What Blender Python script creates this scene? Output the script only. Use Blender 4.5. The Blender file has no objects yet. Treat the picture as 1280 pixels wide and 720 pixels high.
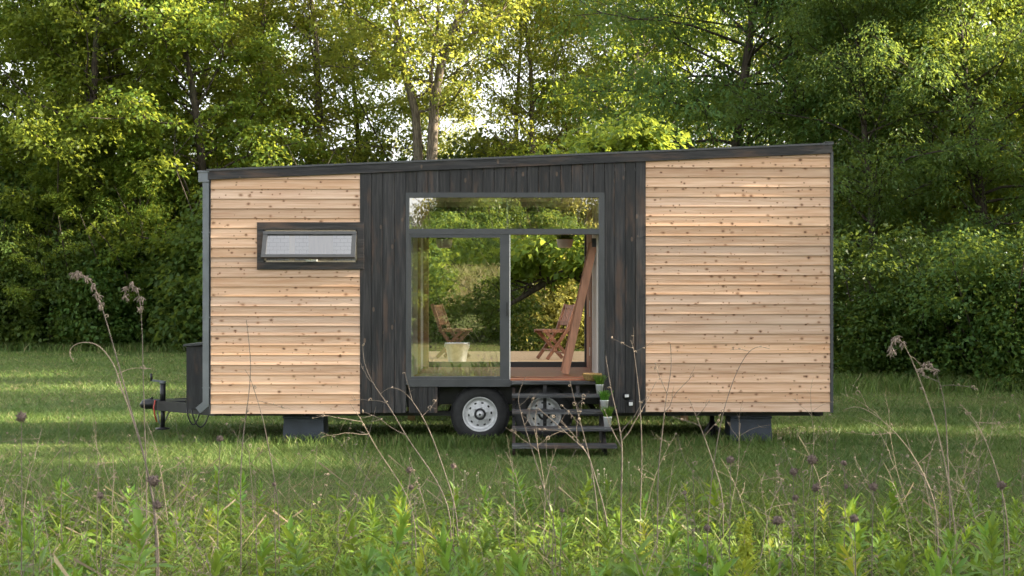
import bpy, math, random
import numpy as np
from mathutils import Vector

PI = math.pi
F, CAMD, EYE, HY = 1605.0, 15.0, 1.68, 375.0
SUN_AZ, SUN_EL = 91.0, 20.0          # azimuth clockwise from +Y (behind the house), elevation
scene = bpy.context.scene
COL = scene.collection


def PX(px, d): return (px - 640) * d / F
def PZ(py, d): return EYE - (py - HY) * d / F
def P(px, py, d): return np.array([PX(px, d), d - CAMD, PZ(py, d)])
def fx(px): return (px - 640) * CAMD / F          # on the house front (y = 0)
def fz(py): return EYE - (py - HY) * CAMD / F


def unit(v): return v / (np.linalg.norm(v, axis=-1, keepdims=True) + 1e-9)


def ground_z(y):
    t = np.clip((-22.0 - np.asarray(y, float)) / 46.0, 0, 1)
    return 4.0 * t * t * (3 - 2 * t)

# ------------------------------------------------------------------ mesh helpers
class MB:
    """collects geometry for ONE mesh"""
    def __init__(s): s.v = []; s.f = []; s.n = 0; s.smooth = []
    def add(s, verts, faces, smooth=False):
        o = s.n
        s.v.extend([tuple(map(float, p)) for p in verts]); s.n += len(verts)
        s.f.extend([tuple(i + o for i in f) for f in faces]); s.smooth.extend([smooth] * len(faces))
        return s
    def box(s, x0, x1, y0, y1, z0, z1):
        v = [(x0, y0, z0), (x1, y0, z0), (x1, y1, z0), (x0, y1, z0), (x0, y0, z1), (x1, y0, z1), (x1, y1, z1), (x0, y1, z1)]
        return s.add(v, [(0, 3, 2, 1), (4, 5, 6, 7), (0, 1, 5, 4), (1, 2, 6, 5), (2, 3, 7, 6), (3, 0, 4, 7)])
    def prism(s, poly, y0, y1):
        """polygon in (x,z) pulled from y0 to y1"""
        n = len(poly)
        v = [(x, y0, z) for x, z in poly] + [(x, y1, z) for x, z in poly]
        f = [tuple(range(n)), tuple(range(2 * n - 1, n - 1, -1))] + [(i, i + n, (i + 1) % n + n, (i + 1) % n) for i in range(n)]
        return s.add(v, f)
    def bar(s, a, b, w, h=None, up=(0, 0, 1)):
        h = h or w
        a = Vector(a); b = Vector(b); d = (b - a).normalized(); u = Vector(up)
        if abs(d.dot(u)) > .99: u = Vector((0, 1, 0))
        sd = d.cross(u).normalized(); u = sd.cross(d).normalized()
        v = []
        for p in (a, b):
            for i, j in ((-1, -1), (1, -1), (1, 1), (-1, 1)):
                v.append(p + sd * (i * w / 2) + u * (j * h / 2))
        return s.add(v, [(3, 2, 1, 0), (4, 5, 6, 7), (0, 1, 5, 4), (1, 2, 6, 5), (2, 3, 7, 6), (3, 0, 4, 7)])
    def tube(s, pts, rad, n=8, cap=True):
        pts = np.asarray(pts, float); m = len(pts)
        if np.isscalar(rad): rad = [rad] * m
        tan = np.gradient(pts, axis=0); tan /= np.linalg.norm(tan, axis=1)[:, None] + 1e-9
        ref = np.array([0, 0, 1.0]) if abs(tan[0][2]) < .9 else np.array([1.0, 0, 0])
        u = np.cross(tan[0], ref); u /= np.linalg.norm(u) + 1e-9
        v = []
        for i in range(m):
            u = u - tan[i] * np.dot(u, tan[i]); u /= np.linalg.norm(u) + 1e-9
            w = np.cross(tan[i], u)
            for k in range(n):
                a = 2 * PI * k / n
                v.append(pts[i] + rad[i] * (math.cos(a) * u + math.sin(a) * w))
        f = [(i * n + k, i * n + (k + 1) % n, (i + 1) * n + (k + 1) % n, (i + 1) * n + k) for i in range(m - 1) for k in range(n)]
        s.add(v, f, True)
        if cap:
            o = s.n
            s.f.append(tuple(range(o - n, o))); s.smooth.append(False)
            s.f.append(tuple(range(o - m * n + n - 1, o - m * n - 1, -1))); s.smooth.append(False)
        return s
    def lathe(s, prof, c=(0, 0, 0), axis='z', n=24, closed=False):
        """profile of (r, h)"""
        v = []; m = len(prof)
        for r, h in prof:
            for k in range(n):
                a = 2 * PI * k / n
                x, y = r * math.cos(a), r * math.sin(a)
                v.append((c[0] + x, c[1] + y, c[2] + h) if axis == 'z' else (c[0] + x, c[1] + h, c[2] + y))
        f = []
        for i in range(m if closed else m - 1):
            j = (i + 1) % m
            for k in range(n):
                q = (i * n + k, i * n + (k + 1) % n, j * n + (k + 1) % n, j * n + k)
                f.append(q if axis == 'z' else q[::-1])
        return s.add(v, f, True)
    def build(s, name, mat, parent=None, local=False, bevel=0):
        me = bpy.data.meshes.new(name)
        v = np.array(s.v, float)
        if parent is not None and not local:
            v = v - np.array(world_loc(parent))
        me.from_pydata(v.tolist(), [], s.f)
        me.polygons.foreach_set('use_smooth', s.smooth)
        me.materials.append(mat); me.update()
        return link(name, me, parent, bevel)


def world_loc(o):
    l = Vector((0, 0, 0))
    while o is not None: l += o.location; o = o.parent
    return l


def link(name, me, parent=None, bevel=0):
    o = bpy.data.objects.new(name, me); COL.objects.link(o); o.parent = parent
    if bevel:
        b = o.modifiers.new('bevel', 'BEVEL'); b.width = bevel; b.segments = 2; b.limit_method = 'ANGLE'
    return o


def fast_mesh(name, verts, nper, mat, parent=None, smooth=False, faces=None):
    """many faces of nper corners each; verts laid out face after face unless faces given"""
    verts = np.ascontiguousarray(verts, dtype=np.float32).reshape(-1, 3)
    if faces is None: faces = np.arange(len(verts), dtype=np.int32).reshape(-1, nper)
    faces = np.ascontiguousarray(faces, dtype=np.int32)
    me = bpy.data.meshes.new(name)
    me.vertices.add(len(verts)); me.vertices.foreach_set('co', verts.ravel())
    me.loops.add(faces.size); me.loops.foreach_set('vertex_index', faces.ravel())
    me.polygons.add(len(faces)); me.polygons.foreach_set('loop_start', np.arange(0, faces.size, nper, dtype=np.int32))
    if smooth: me.polygons.foreach_set('use_smooth', np.ones(len(faces), bool))
    me.materials.append(mat); me.update(calc_edges=True)
    return link(name, me, parent)


def tag(o, label=None, cat=None, group=None, kind=None):
    for k, v in (('label', label), ('category', cat), ('group', group), ('kind', kind)):
        if v: o[k] = v
    return o


def thing(name, label, cat, loc=(0, 0, 0), group=None, rz=0):
    o = bpy.data.objects.new(name, None); COL.objects.link(o); o.location = loc; o.rotation_euler.z = rz
    o.empty_display_size = .1
    return tag(o, label, cat, group)


def dup(root, loc, rz=0, scale=1.0, label=None, group=None):
    r = root.copy(); COL.objects.link(r); r.location = loc; r.rotation_euler = (0, 0, rz)
    r.scale = (scale,) * 3 if np.isscalar(scale) else scale
    if label: r['label'] = label
    if group: r['group'] = group
    for ch in list(root.children):
        c = ch.copy(); COL.objects.link(c); c.parent = r
        for g in list(ch.children):
            d = g.copy(); COL.objects.link(d); d.parent = c
    return r

# ------------------------------------------------------------------ materials
class NT:
    def __init__(s, name):
        s.m = bpy.data.materials.new(name); s.m.use_nodes = True; s.t = s.m.node_tree; s.t.nodes.clear()
        s.out = s.n('ShaderNodeOutputMaterial')
    def n(s, typ, **kw):
        nd = s.t.nodes.new(typ)
        for k, v in kw.items():
            if k.startswith('i_'):
                key = k[2:]; nd.inputs[int(key) if key.isdigit() else key].default_value = v
            else: setattr(nd, k, v)
        return nd
    def l(s, a, b): s.t.links.new(a, b)
    def math(s, op, a, b=None, clamp=False):
        nd = s.n('ShaderNodeMath', operation=op, use_clamp=clamp)
        for i, x in enumerate((a, b)):
            if x is None: continue
            if isinstance(x, (int, float)): nd.inputs[i].default_value = x
            else: s.l(x, nd.inputs[i])
        return nd.outputs[0]
    def mix(s, fac, a, b, blend='MIX'):
        nd = s.n('ShaderNodeMix', data_type='RGBA', blend_type=blend)
        for sock, x in ((nd.inputs[0], fac), (nd.inputs[6], a), (nd.inputs[7], b)):
            if isinstance(x, (int, float)): sock.default_value = x
            elif isinstance(x, tuple): sock.default_value = x if len(x) == 4 else x + (1,)
            else: s.l(x, sock)
        return nd.outputs[2]
    def coord(s, scale=(1, 1, 1), kind='Object', loc=None):
        tc = s.n('ShaderNodeTexCoord'); mp = s.n('ShaderNodeMapping'); mp.inputs['Scale'].default_value = scale
        s.l(tc.outputs[kind], mp.inputs['Vector'])
        if loc is not None: s.l(loc, mp.inputs['Location'])
        return mp.outputs[0]
    def noise(s, vec, scale, detail=3, rough=.55):
        nd = s.n('ShaderNodeTexNoise', i_Scale=scale, i_Detail=detail, i_Roughness=rough); s.l(vec, nd.inputs['Vector'])
        return nd.outputs['Fac']
    def ramp(s, x, p0, p1):
        nd = s.n('ShaderNodeMapRange', interpolation_type='SMOOTHSTEP'); s.l(x, nd.inputs[0])
        nd.inputs[1].default_value = p0; nd.inputs[2].default_value = p1
        return nd.outputs[0]
    def bump(s, h, strength=.4, dist=.01):
        nd = s.n('ShaderNodeBump', i_Strength=strength, i_Distance=dist); s.l(h, nd.inputs['Height']); return nd.outputs[0]
    def bsdf(s, col, rough=.6, metal=0.0, bump=None, spec=.5):
        b = s.n('ShaderNodeBsdfPrincipled')
        for key, x in (('Base Color', col), ('Roughness', rough), ('Metallic', metal), ('Specular IOR Level', spec)):
            if isinstance(x, (int, float)): b.inputs[key].default_value = x
            elif isinstance(x, tuple): b.inputs[key].default_value = x + (1,)
            else: s.l(x, b.inputs[key])
        if bump is not None: s.l(bump, b.inputs['Normal'])
        return b.outputs[0]
    def done(s, sh): s.l(sh, s.out.inputs['Surface']); return s.m
    def island(s): return s.n('ShaderNodeNewGeometry').outputs['Random Per Island']
    def objrand(s): return s.n('ShaderNodeObjectInfo').outputs['Random']


def basic(name, c, rough=.6, metal=0, var=.25, scale=6, stretch=(1, 1, 1), bump=.15, spec=.5):
    t = NT(name); v = t.coord(stretch); n = t.noise(v, scale, 5, .6)
    lo = tuple(x * (1 - var) for x in c); hi = tuple(min(1, x * (1 + var)) for x in c)
    col = t.mix(t.ramp(n, .3, .7), lo, hi)
    return t.done(t.bsdf(col, rough, metal, t.bump(n, bump, .006), spec))


def leafmat(name, a, b, trans, tfac=.45, rough=.45, clump=.35, clump_scale=.5):
    """a / b: the two leaf colours mixed per leaf; trans: colour let through"""
    t = NT(name)
    r = t.island(); n = t.noise(t.coord(), clump_scale, 2)
    f = t.math('ADD', t.math('MULTIPLY', r, .65), t.math('MULTIPLY', t.ramp(n, .35, .65), clump), True)
    col = t.mix(f, a, b)
    hs = t.n('ShaderNodeHueSaturation'); t.l(col, hs.inputs['Color'])
    t.l(t.math('ADD', t.math('MULTIPLY', t.objrand(), .036), .482), hs.inputs['Hue'])
    t.l(t.math('ADD', t.math('MULTIPLY', t.objrand(), .3), .85), hs.inputs['Value'])
    s1 = t.bsdf(hs.outputs[0], rough, spec=.22)
    tr = t.n('ShaderNodeBsdfTranslucent')
    tc = t.mix(t.math('MULTIPLY', r, .5), trans, tuple(x * .6 for x in trans)); t.l(tc, tr.inputs['Color'])
    mx = t.n('ShaderNodeMixShader', i_0=tfac); t.l(s1, mx.inputs[1]); t.l(tr.outputs[0], mx.inputs[2])
    return t.done(mx.outputs[0])


def cedar():
    t = NT('knotty_cedar'); isl = t.island()
    comb = t.n('ShaderNodeCombineXYZ'); t.l(t.math('MULTIPLY', isl, 31.7), comb.inputs[0]); t.l(t.math('MULTIPLY', isl, 17.3), comb.inputs[1])
    off = comb.outputs[0]
    grain = t.noise(t.coord((1.1, 3, 30), loc=off), 1.6, 5, .65)
    broad = t.noise(t.coord((.6, 1, 3), loc=off), 1.3, 3)
    base = t.mix(t.ramp(grain, .32, .68), (.545, .335, .215), (.69, .485, .345))
    base = t.mix(t.math('MULTIPLY', t.ramp(broad, .45, .75), .45), base, (.72, .51, .37))
    tone = t.n('ShaderNodeHueSaturation'); t.l(base, tone.inputs['Color'])
    t.l(t.math('ADD', t.math('MULTIPLY', isl, .36), .80), tone.inputs['Value'])
    t.l(t.math('ADD', t.math('MULTIPLY', t.math('FRACT', t.math('MULTIPLY', isl, 7.13)), .24), .92), tone.inputs['Saturation'])
    col = tone.outputs[0]
    dist = t.n('ShaderNodeTexNoise', i_Scale=14.0, i_Detail=2); t.l(t.coord(), dist.inputs['Vector'])
    for sc, thr, rr in (((7.2, .01, 9.6), .60, .135), ((14, .01, 15), .84, .125)):
        sw = t.n('ShaderNodeSeparateXYZ'); t.l(t.coord(sc, loc=off), sw.inputs[0]); cb = t.n('ShaderNodeCombineXYZ'); t.l(sw.outputs[0], cb.inputs[0]); t.l(sw.outputs[2], cb.inputs[1]); t.l(t.math('MULTIPLY', isl, 0.0), cb.inputs[2]); vec = cb.outputs[0]
        va = t.n('ShaderNodeVectorMath', operation='MULTIPLY_ADD'); t.l(dist.outputs['Color'], va.inputs[0])
        va.inputs[1].default_value = (.2, .2, .2); t.l(vec, va.inputs[2])
        vo = t.n('ShaderNodeTexVoronoi', feature='F1', voronoi_dimensions='2D', i_Scale=1.0); t.l(va.outputs[0], vo.inputs['Vector'])
        sep = t.n('ShaderNodeSeparateColor'); t.l(vo.outputs['Color'], sep.inputs[0])
        on = t.math('GREATER_THAN', sep.outputs[0], thr)
        rad = t.math('MULTIPLY', t.math('ADD', t.math('MULTIPLY', sep.outputs[1], .65), .38), rr)
        q = t.math('DIVIDE', vo.outputs['Distance'], rad)
        halo = t.math('MULTIPLY', t.math('MULTIPLY', t.math('SUBTRACT', 1.0, t.ramp(q, .8, 2.2)), on), .5)
        col = t.mix(halo, col, (.30, .135, .05))
        core = t.math('MULTIPLY', t.math('MULTIPLY', t.math('SUBTRACT', 1.0, t.ramp(q, .65, 1.1)), on), t.math('ADD', t.math('MULTIPLY', sep.outputs[2], .55), .35))
        col = t.mix(core, col, (.075, .026, .014))
    # weather stains with shapes of their own
    st = t.noise(t.coord((.8, 1, 1.6)), 2.1, 4, .6)
    col = t.mix(t.math('MULTIPLY', t.ramp(st, .60, .78), .3), col, (.40, .23, .12))
    return t.done(t.bsdf(col, .62, 0, t.bump(grain, .25, .004), .3))


def charred(name='charred_wood', stretch=(26, 3, 1.1), base=(.009, .009, .0105), ash=(.040, .037, .037), off=True):
    t = NT(name); isl = t.island()
    comb = t.n('ShaderNodeCombineXYZ'); t.l(t.math('MULTIPLY', isl, 23.0), comb.inputs[0]); t.l(t.math('MULTIPLY', isl, 41.0), comb.inputs[2])
    g = t.noise(t.coord(stretch, loc=comb.outputs[0]), 1.5, 6, .7)
    m = t.noise(t.coord(tuple(x ** .5 for x in stretch), loc=comb.outputs[0]), 1.4, 4, .6)
    col = t.mix(t.ramp(g, .42, .64), base, ash)
    hv = t.n('ShaderNodeHueSaturation'); t.l(col, hv.inputs['Color']); t.l(t.math('ADD', t.math('MULTIPLY', isl, .9), .5), hv.inputs['Value'])
    col = t.mix(t.math('MULTIPLY', t.ramp(m, .50, .68), .75), hv.outputs[0], (.088, .052, .036))
    vo = t.n('ShaderNodeTexVoronoi', i_Scale=1.0); t.l(t.coord((9, .01, 4.5), loc=comb.outputs[0]), vo.inputs['Vector'])
    sep = t.n('ShaderNodeSeparateColor'); t.l(vo.outputs['Color'], sep.inputs[0])
    k = t.math('MULTIPLY', t.math('LESS_THAN', vo.outputs['Distance'], .13), t.math('GREATER_THAN', sep.outputs[0], .62))
    col = t.mix(t.math('MULTIPLY', k, .7), col, (.13, .085, .06))
    h = t.math('ADD', g, t.math('MULTIPLY', k, .6))
    return t.done(t.bsdf(col, .55, 0, t.bump(h, .6, .008), .45))


def glass(name, refl=.34, tint=(.93, .96, .95)):
    t = NT(name)
    g = t.n('ShaderNodeBsdfGlossy', i_Roughness=0.006); g.inputs['Color'].default_value = (1, .97, .94, 1)
    n = t.noise(t.coord(), 1.1, 1); t.l(t.bump(n, .025, .01), g.inputs['Normal'])
    tr = t.n('ShaderNodeBsdfTransparent'); tr.inputs['Color'].default_value = tint + (1,)
    fr = t.n('ShaderNodeFresnel', i_IOR=1.5)
    mx = t.n('ShaderNodeMixShader'); t.l(t.math('ADD', t.math('MULTIPLY', fr.outputs[0], .6), refl, True), mx.inputs[0])
    t.l(tr.outputs[0], mx.inputs[1]); t.l(g.outputs[0], mx.inputs[2])
    return t.done(mx.outputs[0])


def tiles(name='white_tile'):
    t = NT(name); b = t.n('ShaderNodeTexBrick', i_Scale=1.0)
    t.l(t.coord((1, 1, 1)), b.inputs['Vector'])
    sw = t.n('ShaderNodeSeparateXYZ'); t.l(t.coord(), sw.inputs[0]); cb = t.n('ShaderNodeCombineXYZ')
    t.l(sw.outputs[0], cb.inputs[0]); t.l(sw.outputs[2], cb.inputs[1]); t.l(cb.outputs[0], b.inputs['Vector'])
    b.inputs['Color1'].default_value = (.85, .83, .80, 1); b.inputs['Color2'].default_value = (.80, .78, .75, 1); b.inputs['Mortar'].default_value = (.55, .53, .5, 1)
    b.inputs['Brick Width'].default_value = .10; b.inputs['Row Height'].default_value = .05; b.inputs['Mortar Size'].default_value = .004
    return t.done(t.bsdf(b.outputs[0], .2))


def bark(name, a, b, scale=5):
    t = NT(name); n = t.noise(t.coord((4, 4, .7)), scale, 6, .65); m = t.noise(t.coord(), .8, 3)
    col = t.mix(t.ramp(n, .35, .65), a, b); col = t.mix(t.math('MULTIPLY', t.ramp(m, .5, .7), .35), col, (.10, .12, .07))
    return t.done(t.bsdf(col, .85, 0, t.bump(n, .8, .03), .2))


def soil():
    t = NT('lawn_soil'); v = t.coord(); n = t.noise(v, .25, 4); m = t.noise(v, 9, 5, .7); p = t.noise(v, 1.4, 4)
    col = t.mix(t.ramp(m, .3, .7), (.05, .065, .02), (.10, .125, .035))
    col = t.mix(t.math('MULTIPLY', t.ramp(n, .45, .7), .5), col, (.12, .125, .04))
    col = t.mix(t.math('MULTIPLY', t.ramp(p, .54, .68), .7), col, (.17, .135, .07))
    return t.done(t.bsdf(col, .9, 0, t.bump(m, .6, .04), .1))


def grassmat(name, a, b, c, dry, dryamt, tfac=.3, s1=.35):
    t = NT(name); r = t.island(); v = t.coord()
    n = t.noise(v, s1, 4, .6); p = t.noise(v, 1.7, 4, .6)
    col = t.mix(r, a, b); col = t.mix(t.math('MULTIPLY', t.ramp(n, .42, .64), .75), col, c)
    d = t.math('MULTIPLY', t.math('GREATER_THAN', t.math('FRACT', t.math('MULTIPLY', r, 13.7)), 1 - dryamt), t.ramp(p, .35, .7))
    col = t.mix(d, col, dry)
    s = t.bsdf(col, .5, spec=.25); tr = t.n('ShaderNodeBsdfTranslucent'); t.l(col, tr.inputs['Color'])
    mx = t.n('ShaderNodeMixShader', i_0=tfac); t.l(s, mx.inputs[1]); t.l(tr.outputs[0], mx.inputs[2])
    return t.done(mx.outputs[0])


M = dict(
    cedar=cedar(), char=charred(), charh=charred('charred_trim', (1.1, 3, 24)), step=charred('charred_tread', (1.2, 10, 24), (.03, .031, .034), (.115, .12, .125)),
    frame=basic('grey_frame', (.050, .053, .057), .42, 0, .1, 8, bump=.04), zinc=basic('zinc_gutter', (.15, .165, .18), .45, .2, .12, 5, bump=.05),
    white=basic('white_wall', (.72, .70, .66), .7, 0, .05, 3, bump=.05), cream=basic('cream_trim', (.60, .50, .36), .5, 0, .1, 4, (8, 8, 1)),
    redwood=basic('red_wood', (.33, .125, .065), .45, 0, .35, 3, (.8, 9, 9), .1), post=basic('red_post', (.30, .13, .07), .5, 0, .3, 3, (9, 9, .8), .1),
    ladder=basic('ladder_wood', (.40, .19, .11), .45, 0, .28, 3, (9, 9, .9), .1), oak=basic('oak_strip', (.36, .20, .09), .5, 0, .25, 3, (9, 9, .8)),
    deck=basic('deck_board', (.36, .235, .125), .6, 0, .3, 3, (.7, 9, 9), .15), chair=basic('chair_wood', (.20, .085, .045), .5, 0, .3, 4, (6, 6, 2)),
    galv=basic('galvanised', (.62, .64, .65), .3, .65, .18, 14, bump=.05), tin=basic('pot_metal', (.72, .73, .72), .4, .35, .12, 10, bump=.03),
    rubber=basic('tyre_rubber', (.017, .017, .018), .75, 0, .3, 20, bump=.3), rim=basic('rim_paint', (.52, .525, .53), .38, .15, .22, 14, bump=.02),
    black=basic('black_steel', (.012, .012, .014), .4, 0, .3, 10, bump=.1), blackbox=charred('black_box_wood', (12, 12, 1.2), (.016, .016, .019), (.034, .035, .038)),
    block=basic('slate_box', (.036, .046, .064), .6, 0, .18, 4, bump=.1), red=basic('red_cord', (.45, .05, .03), .5), whitep=basic('white_plastic', (.75, .75, .74), .35, 0, .06, 8, bump=.02),
    dark=basic('dark_void', (.012, .012, .012), .8), wicker=basic('wicker', (.27, .17, .055), .7, 0, .5, 60, (1, 1, 2), .6), tile=tiles(),
    glass=glass('window_glass', .36), glass_top=glass('transom_glass', .52), glass_small=glass('sash_glass', .38),
    bark=bark('grey_bark', (.075, .06, .045), (.20, .165, .125)), darkbark=bark('dark_bark', (.030, .025, .02), (.085, .068, .05)),
    leaf_maple=leafmat('maple_leaf', (.066, .125, .020), (.150, .215, .036), (.40, .46, .055), .5),
    leaf_open=leafmat('open_leaf', (.095, .140, .022), (.21, .235, .042), (.50, .50, .075), .52),
    leaf_locust=leafmat('locust_leaf', (.044, .112, .030), (.100, .18, .046), (.30, .38, .06), .42),
    leaf_dark=leafmat('shrub_leaf', (.038, .084, .020), (.090, .150, .032), (.26, .33, .05), .40),
    leaf_sun=leafmat('sunlit_shrub_leaf', (.13, .155, .036), (.26, .25, .075), (.46, .43, .1), .5),  # sunlight put into the leaf colour, paler and yellower than the other shrubs
    soil=soil(),
    lawn=grassmat('lawn_blade', (.086, .150, .034), (.158, .228, .052), (.070, .132, .032), (.34, .29, .14), .20),
    rough=grassmat('rough_blade', (.10, .155, .028), (.18, .24, .042), (.085, .14, .03), (.30, .24, .12), .22),
    dry=grassmat('dry_blade', (.17, .135, .085), (.28, .22, .14), (.15, .12, .07), (.34, .28, .18), .3),
    hay=grassmat('hay_blade', (.13, .15, .05), (.22, .21, .08), (.26, .22, .10), (.36, .29, .15), .3),
    gold=leafmat('goldenrod_leaf', (.080, .17, .030), (.20, .31, .046), (.30, .40, .045), .35, .4),
    lime=leafmat('lime_leaf', (.22, .28, .03), (.36, .40, .05), (.5, .5, .06), .35, .45),
    gstem=basic('green_stem', (.10, .14, .035), .6), stalk=basic('dry_stalk', (.13, .103, .082), .8, 0, .35, 20, bump=.3),
    pale=basic('pale_stalk', (.25, .195, .14), .8, 0, .25, 20), head=basic('seed_head', (.105, .075, .062), .9, 0, .4, 120, bump=.8), plume=basic('dry_plume', (.22, .17, .135), .9, 0, .3, 60),
    potgrass=leafmat('pot_grass', (.06, .16, .02), (.14, .30, .035), (.25, .4, .05), .3),
)

# ------------------------------------------------------------------ setting: ground
rng = np.random.default_rng(7)
def build_ground():
    xs = np.concatenate([[-600, -300, -120], np.linspace(-60, 60, 61), [120, 300, 600]])
    ys = np.concatenate([[-600, -300, -150], np.linspace(-90, 90, 91), [150, 300, 600]])
    X, Y = np.meshgrid(xs, ys)
    Z = ground_z(Y) + .02 * np.sin(X * .9 + np.sin(Y * .6)) * np.cos(Y * .8) * (np.abs(X) < 60) - .02
    v = np.stack([X, Y, Z], -1).reshape(-1, 3); nx = len(xs)
    i = np.arange((len(ys) - 1) * nx).reshape(-1, nx)[:, :-1].ravel()
    o = fast_mesh('ground', v, 4, M['soil'], None, True, np.stack([i, i + 1, i + nx + 1, i + nx], 1))
    tag(o, kind='structure')
build_ground()


def blades(x, y, h, w, lean, seg=1, rg=rng):
    """tapered bent blades: one (triangle) or two segments"""
    n = len(x); z = ground_z(y) - .02
    a = rg.uniform(0, 2 * PI, n); la = rg.uniform(0, 2 * PI, n)
    sx, sy = np.cos(a) * w / 2, np.sin(a) * w / 2
    dx, dy = np.cos(la) * lean * h, np.sin(la) * lean * h
    p0 = np.stack([x - sx, y - sy, z], 1); p1 = np.stack([x + sx, y + sy, z], 1)
    if seg == 1:
        tip = np.stack([x + dx, y + dy, z + h], 1)
        return np.stack([p0, p1, tip], 1), None
    m0 = np.stack([x - sx * .8 + dx * .35, y - sy * .8 + dy * .35, z + h * .6], 1); m1 = np.stack([x + sx * .8 + dx * .35, y + sy * .8 + dy * .35, z + h * .6], 1)
    t0 = np.stack([x + dx - sx * .12, y + dy - sy * .12, z + h * .97], 1); t1 = np.stack([x + dx + sx * .12, y + dy + sy * .12, z + h], 1)
    v = np.stack([p0, p1, m0, m1, t0, t1], 1); b = np.arange(n)[:, None] * 6
    f = np.concatenate([b + np.array([[0, 1, 3, 2]]), b + np.array([[2, 3, 5, 4]])], 0)
    return v, f


def scatter(n, d0, d1, power=1.0, margin=1.22, rg=rng):
    d = (d0 ** power + (d1 ** power - d0 ** power) * rg.random(n)) ** (1 / power)
    x = rg.uniform(-1, 1, n) * (d * .40 * margin + .4)
    return x, d - CAMD


def build_lawn():
    x1, y1 = scatter(330000, 9.0, 20, 1.25); x2, y2 = scatter(200000, 19, 50, 1.0)
    x = np.concatenate([x1, x2]); y = np.concatenate([y1, y2]); d = y + CAMD
    n = len(x); h = rng.gamma(4, .0098, n) * (1 + .25 * np.sin(x * 1.3 + np.sin(y * 1.1) * 2)) * (1 + (d > 20) * .35)
    w = np.maximum(.006, d * .00068) * rng.uniform(.7, 1.3, n)
    # under the trailer the grass is short
    under = (np.abs(x) < 3.6) & (y > .35) & (y < 2.3); h[under] *= .6
    v, _ = blades(x, y, h, w, rng.uniform(.5, 1.7, n))
    tag(fast_mesh('lawn_grass', v, 3, M['lawn']), kind='stuff')
    # taller, coarser tussocks left standing round the wheels and supports and along the wood's edge
    k = []
    for (px, d0, sx, sy, m) in ((600, 15.0, .6, .12, 900), (680, 14.9, .9, .15, 700), (380, 15.2, .8, .15, 600), (925, 15.2, .9, .2, 800), (790, 15, 1.0, .2, 700), (500, 15, .8, .2, 700)):
        k.append(np.stack([PX(px, d0) + rng.normal(0, sx, m), d0 - CAMD + rng.normal(0, sy, m)], 1))
    e = rng.uniform(-22, -6, 9000); k.append(np.stack([e, 28.3 + rng.normal(0, .8, 9000)], 1))
    e = rng.uniform(5, 14, 7000); k.append(np.stack([e, 9.6 + rng.normal(0, .7, 7000)], 1))
    k = np.concatenate(k); n = len(k); d = k[:, 1] + CAMD
    v, f = blades(k[:, 0], k[:, 1], rng.uniform(.06, .15, n) * (1 + (d > 20) * 1.2), np.maximum(.008, d * .0007), rng.uniform(.2, .8, n), 2)
    tag(fast_mesh('edge_grass', v, 4, M['lawn'], faces=f), kind='stuff')
build_lawn()


def build_meadow():
    x, y = scatter(15000, 4.6, 11.2, 1.4)
    keep = (y + CAMD) < 10.0 + .8 * np.sin(x * 1.1) + rng.normal(0, .5, len(x)); x, y = x[keep], y[keep]; n = len(x)
    v, f = blades(x, y, np.clip(rng.gamma(8, .027, n), .08, .42), rng.uniform(.004, .009, n), rng.uniform(.2, .9, n), 2)
    tag(fast_mesh('meadow_grass', v, 4, M['rough'], faces=f), kind='stuff')
    # tan dead grass, thickest at the left
    n = 4200; x, y = scatter(n, 4.8, 11.0, 1.4); q = rng.random(n) < np.where(x < -1.2, .9, np.where(x > 1.8, .45, .3)); x, y = x[q], y[q]; n = len(x)
    v, f = blades(x, y, rng.gamma(6, .035, n), rng.uniform(.002, .004, n), rng.uniform(.3, 1.1, n), 2)
    tag(fast_mesh('dry_grass', v, 4, M['dry'], faces=f), kind='stuff')
    n = 15000; x, y = scatter(n, 4.9, 9.6, 1.2); z = rng.uniform(.03, .26, n) * rng.uniform(.5, 1, n); a = rng.uniform(0, 2 * PI, n)
    ax = unit(np.stack([np.cos(a), np.sin(a), rng.uniform(-.2, .9, n)], 1)); nm = unit(np.array([0, 0, 1.0]) + rng.normal(0, .4, (n, 3))); sd = unit(np.cross(ax, nm)); p = np.stack([x, y, z], 1)
    L = rng.uniform(.05, .12, n)[:, None]; W = L * rng.uniform(.16, .34, n)[:, None]; mid = p + ax * L * .45 + nm * L * .06
    tag(fast_mesh('weed_leaves', np.stack([p, mid - sd * W * .5, p + ax * L - np.array([0, 0, 1]) * L * .15, mid + sd * W * .5], 1), 4, M['gold']), kind='stuff')
    # the sloping hay field behind the viewer, seen mirrored in the glass
    n = 45000; x = rng.uniform(-20, 20, n); y = rng.uniform(-52, -38, n)
    v, f = blades(x, y, rng.uniform(.4, .9, n), rng.uniform(.03, .06, n), rng.uniform(.2, .6, n), 2)
    tag(fast_mesh('hay_grass', v, 4, M['hay'], faces=f), kind='stuff')
    # white clover
    pts = []
    for (px0, px1, py0, py1, m) in ((960, 1040, 536, 546, 46), (735, 790, 585, 610, 10), (530, 600, 590, 640, 8)):
        for _ in range(m):
            px, py = rng.uniform(px0, px1), rng.uniform(py0, py1); d = F * EYE / (py + 6 - HY); pts.append((PX(px, d), d - CAMD, .07 + rng.uniform(0, .04)))
    mb = MB()
    for p in pts:
        r = rng.uniform(.005, .009); mb.lathe([(0.001, -r), (r, -r * .3), (r * .9, r * .5), (.001, r)], p, n=6)
        mb.tube([(p[0], p[1], 0), (p[0], p[1], p[2] - r)], .0015, 3, False)
    tag(mb.build('clover_flowers', M['cream']), kind='stuff')
build_meadow()

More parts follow.
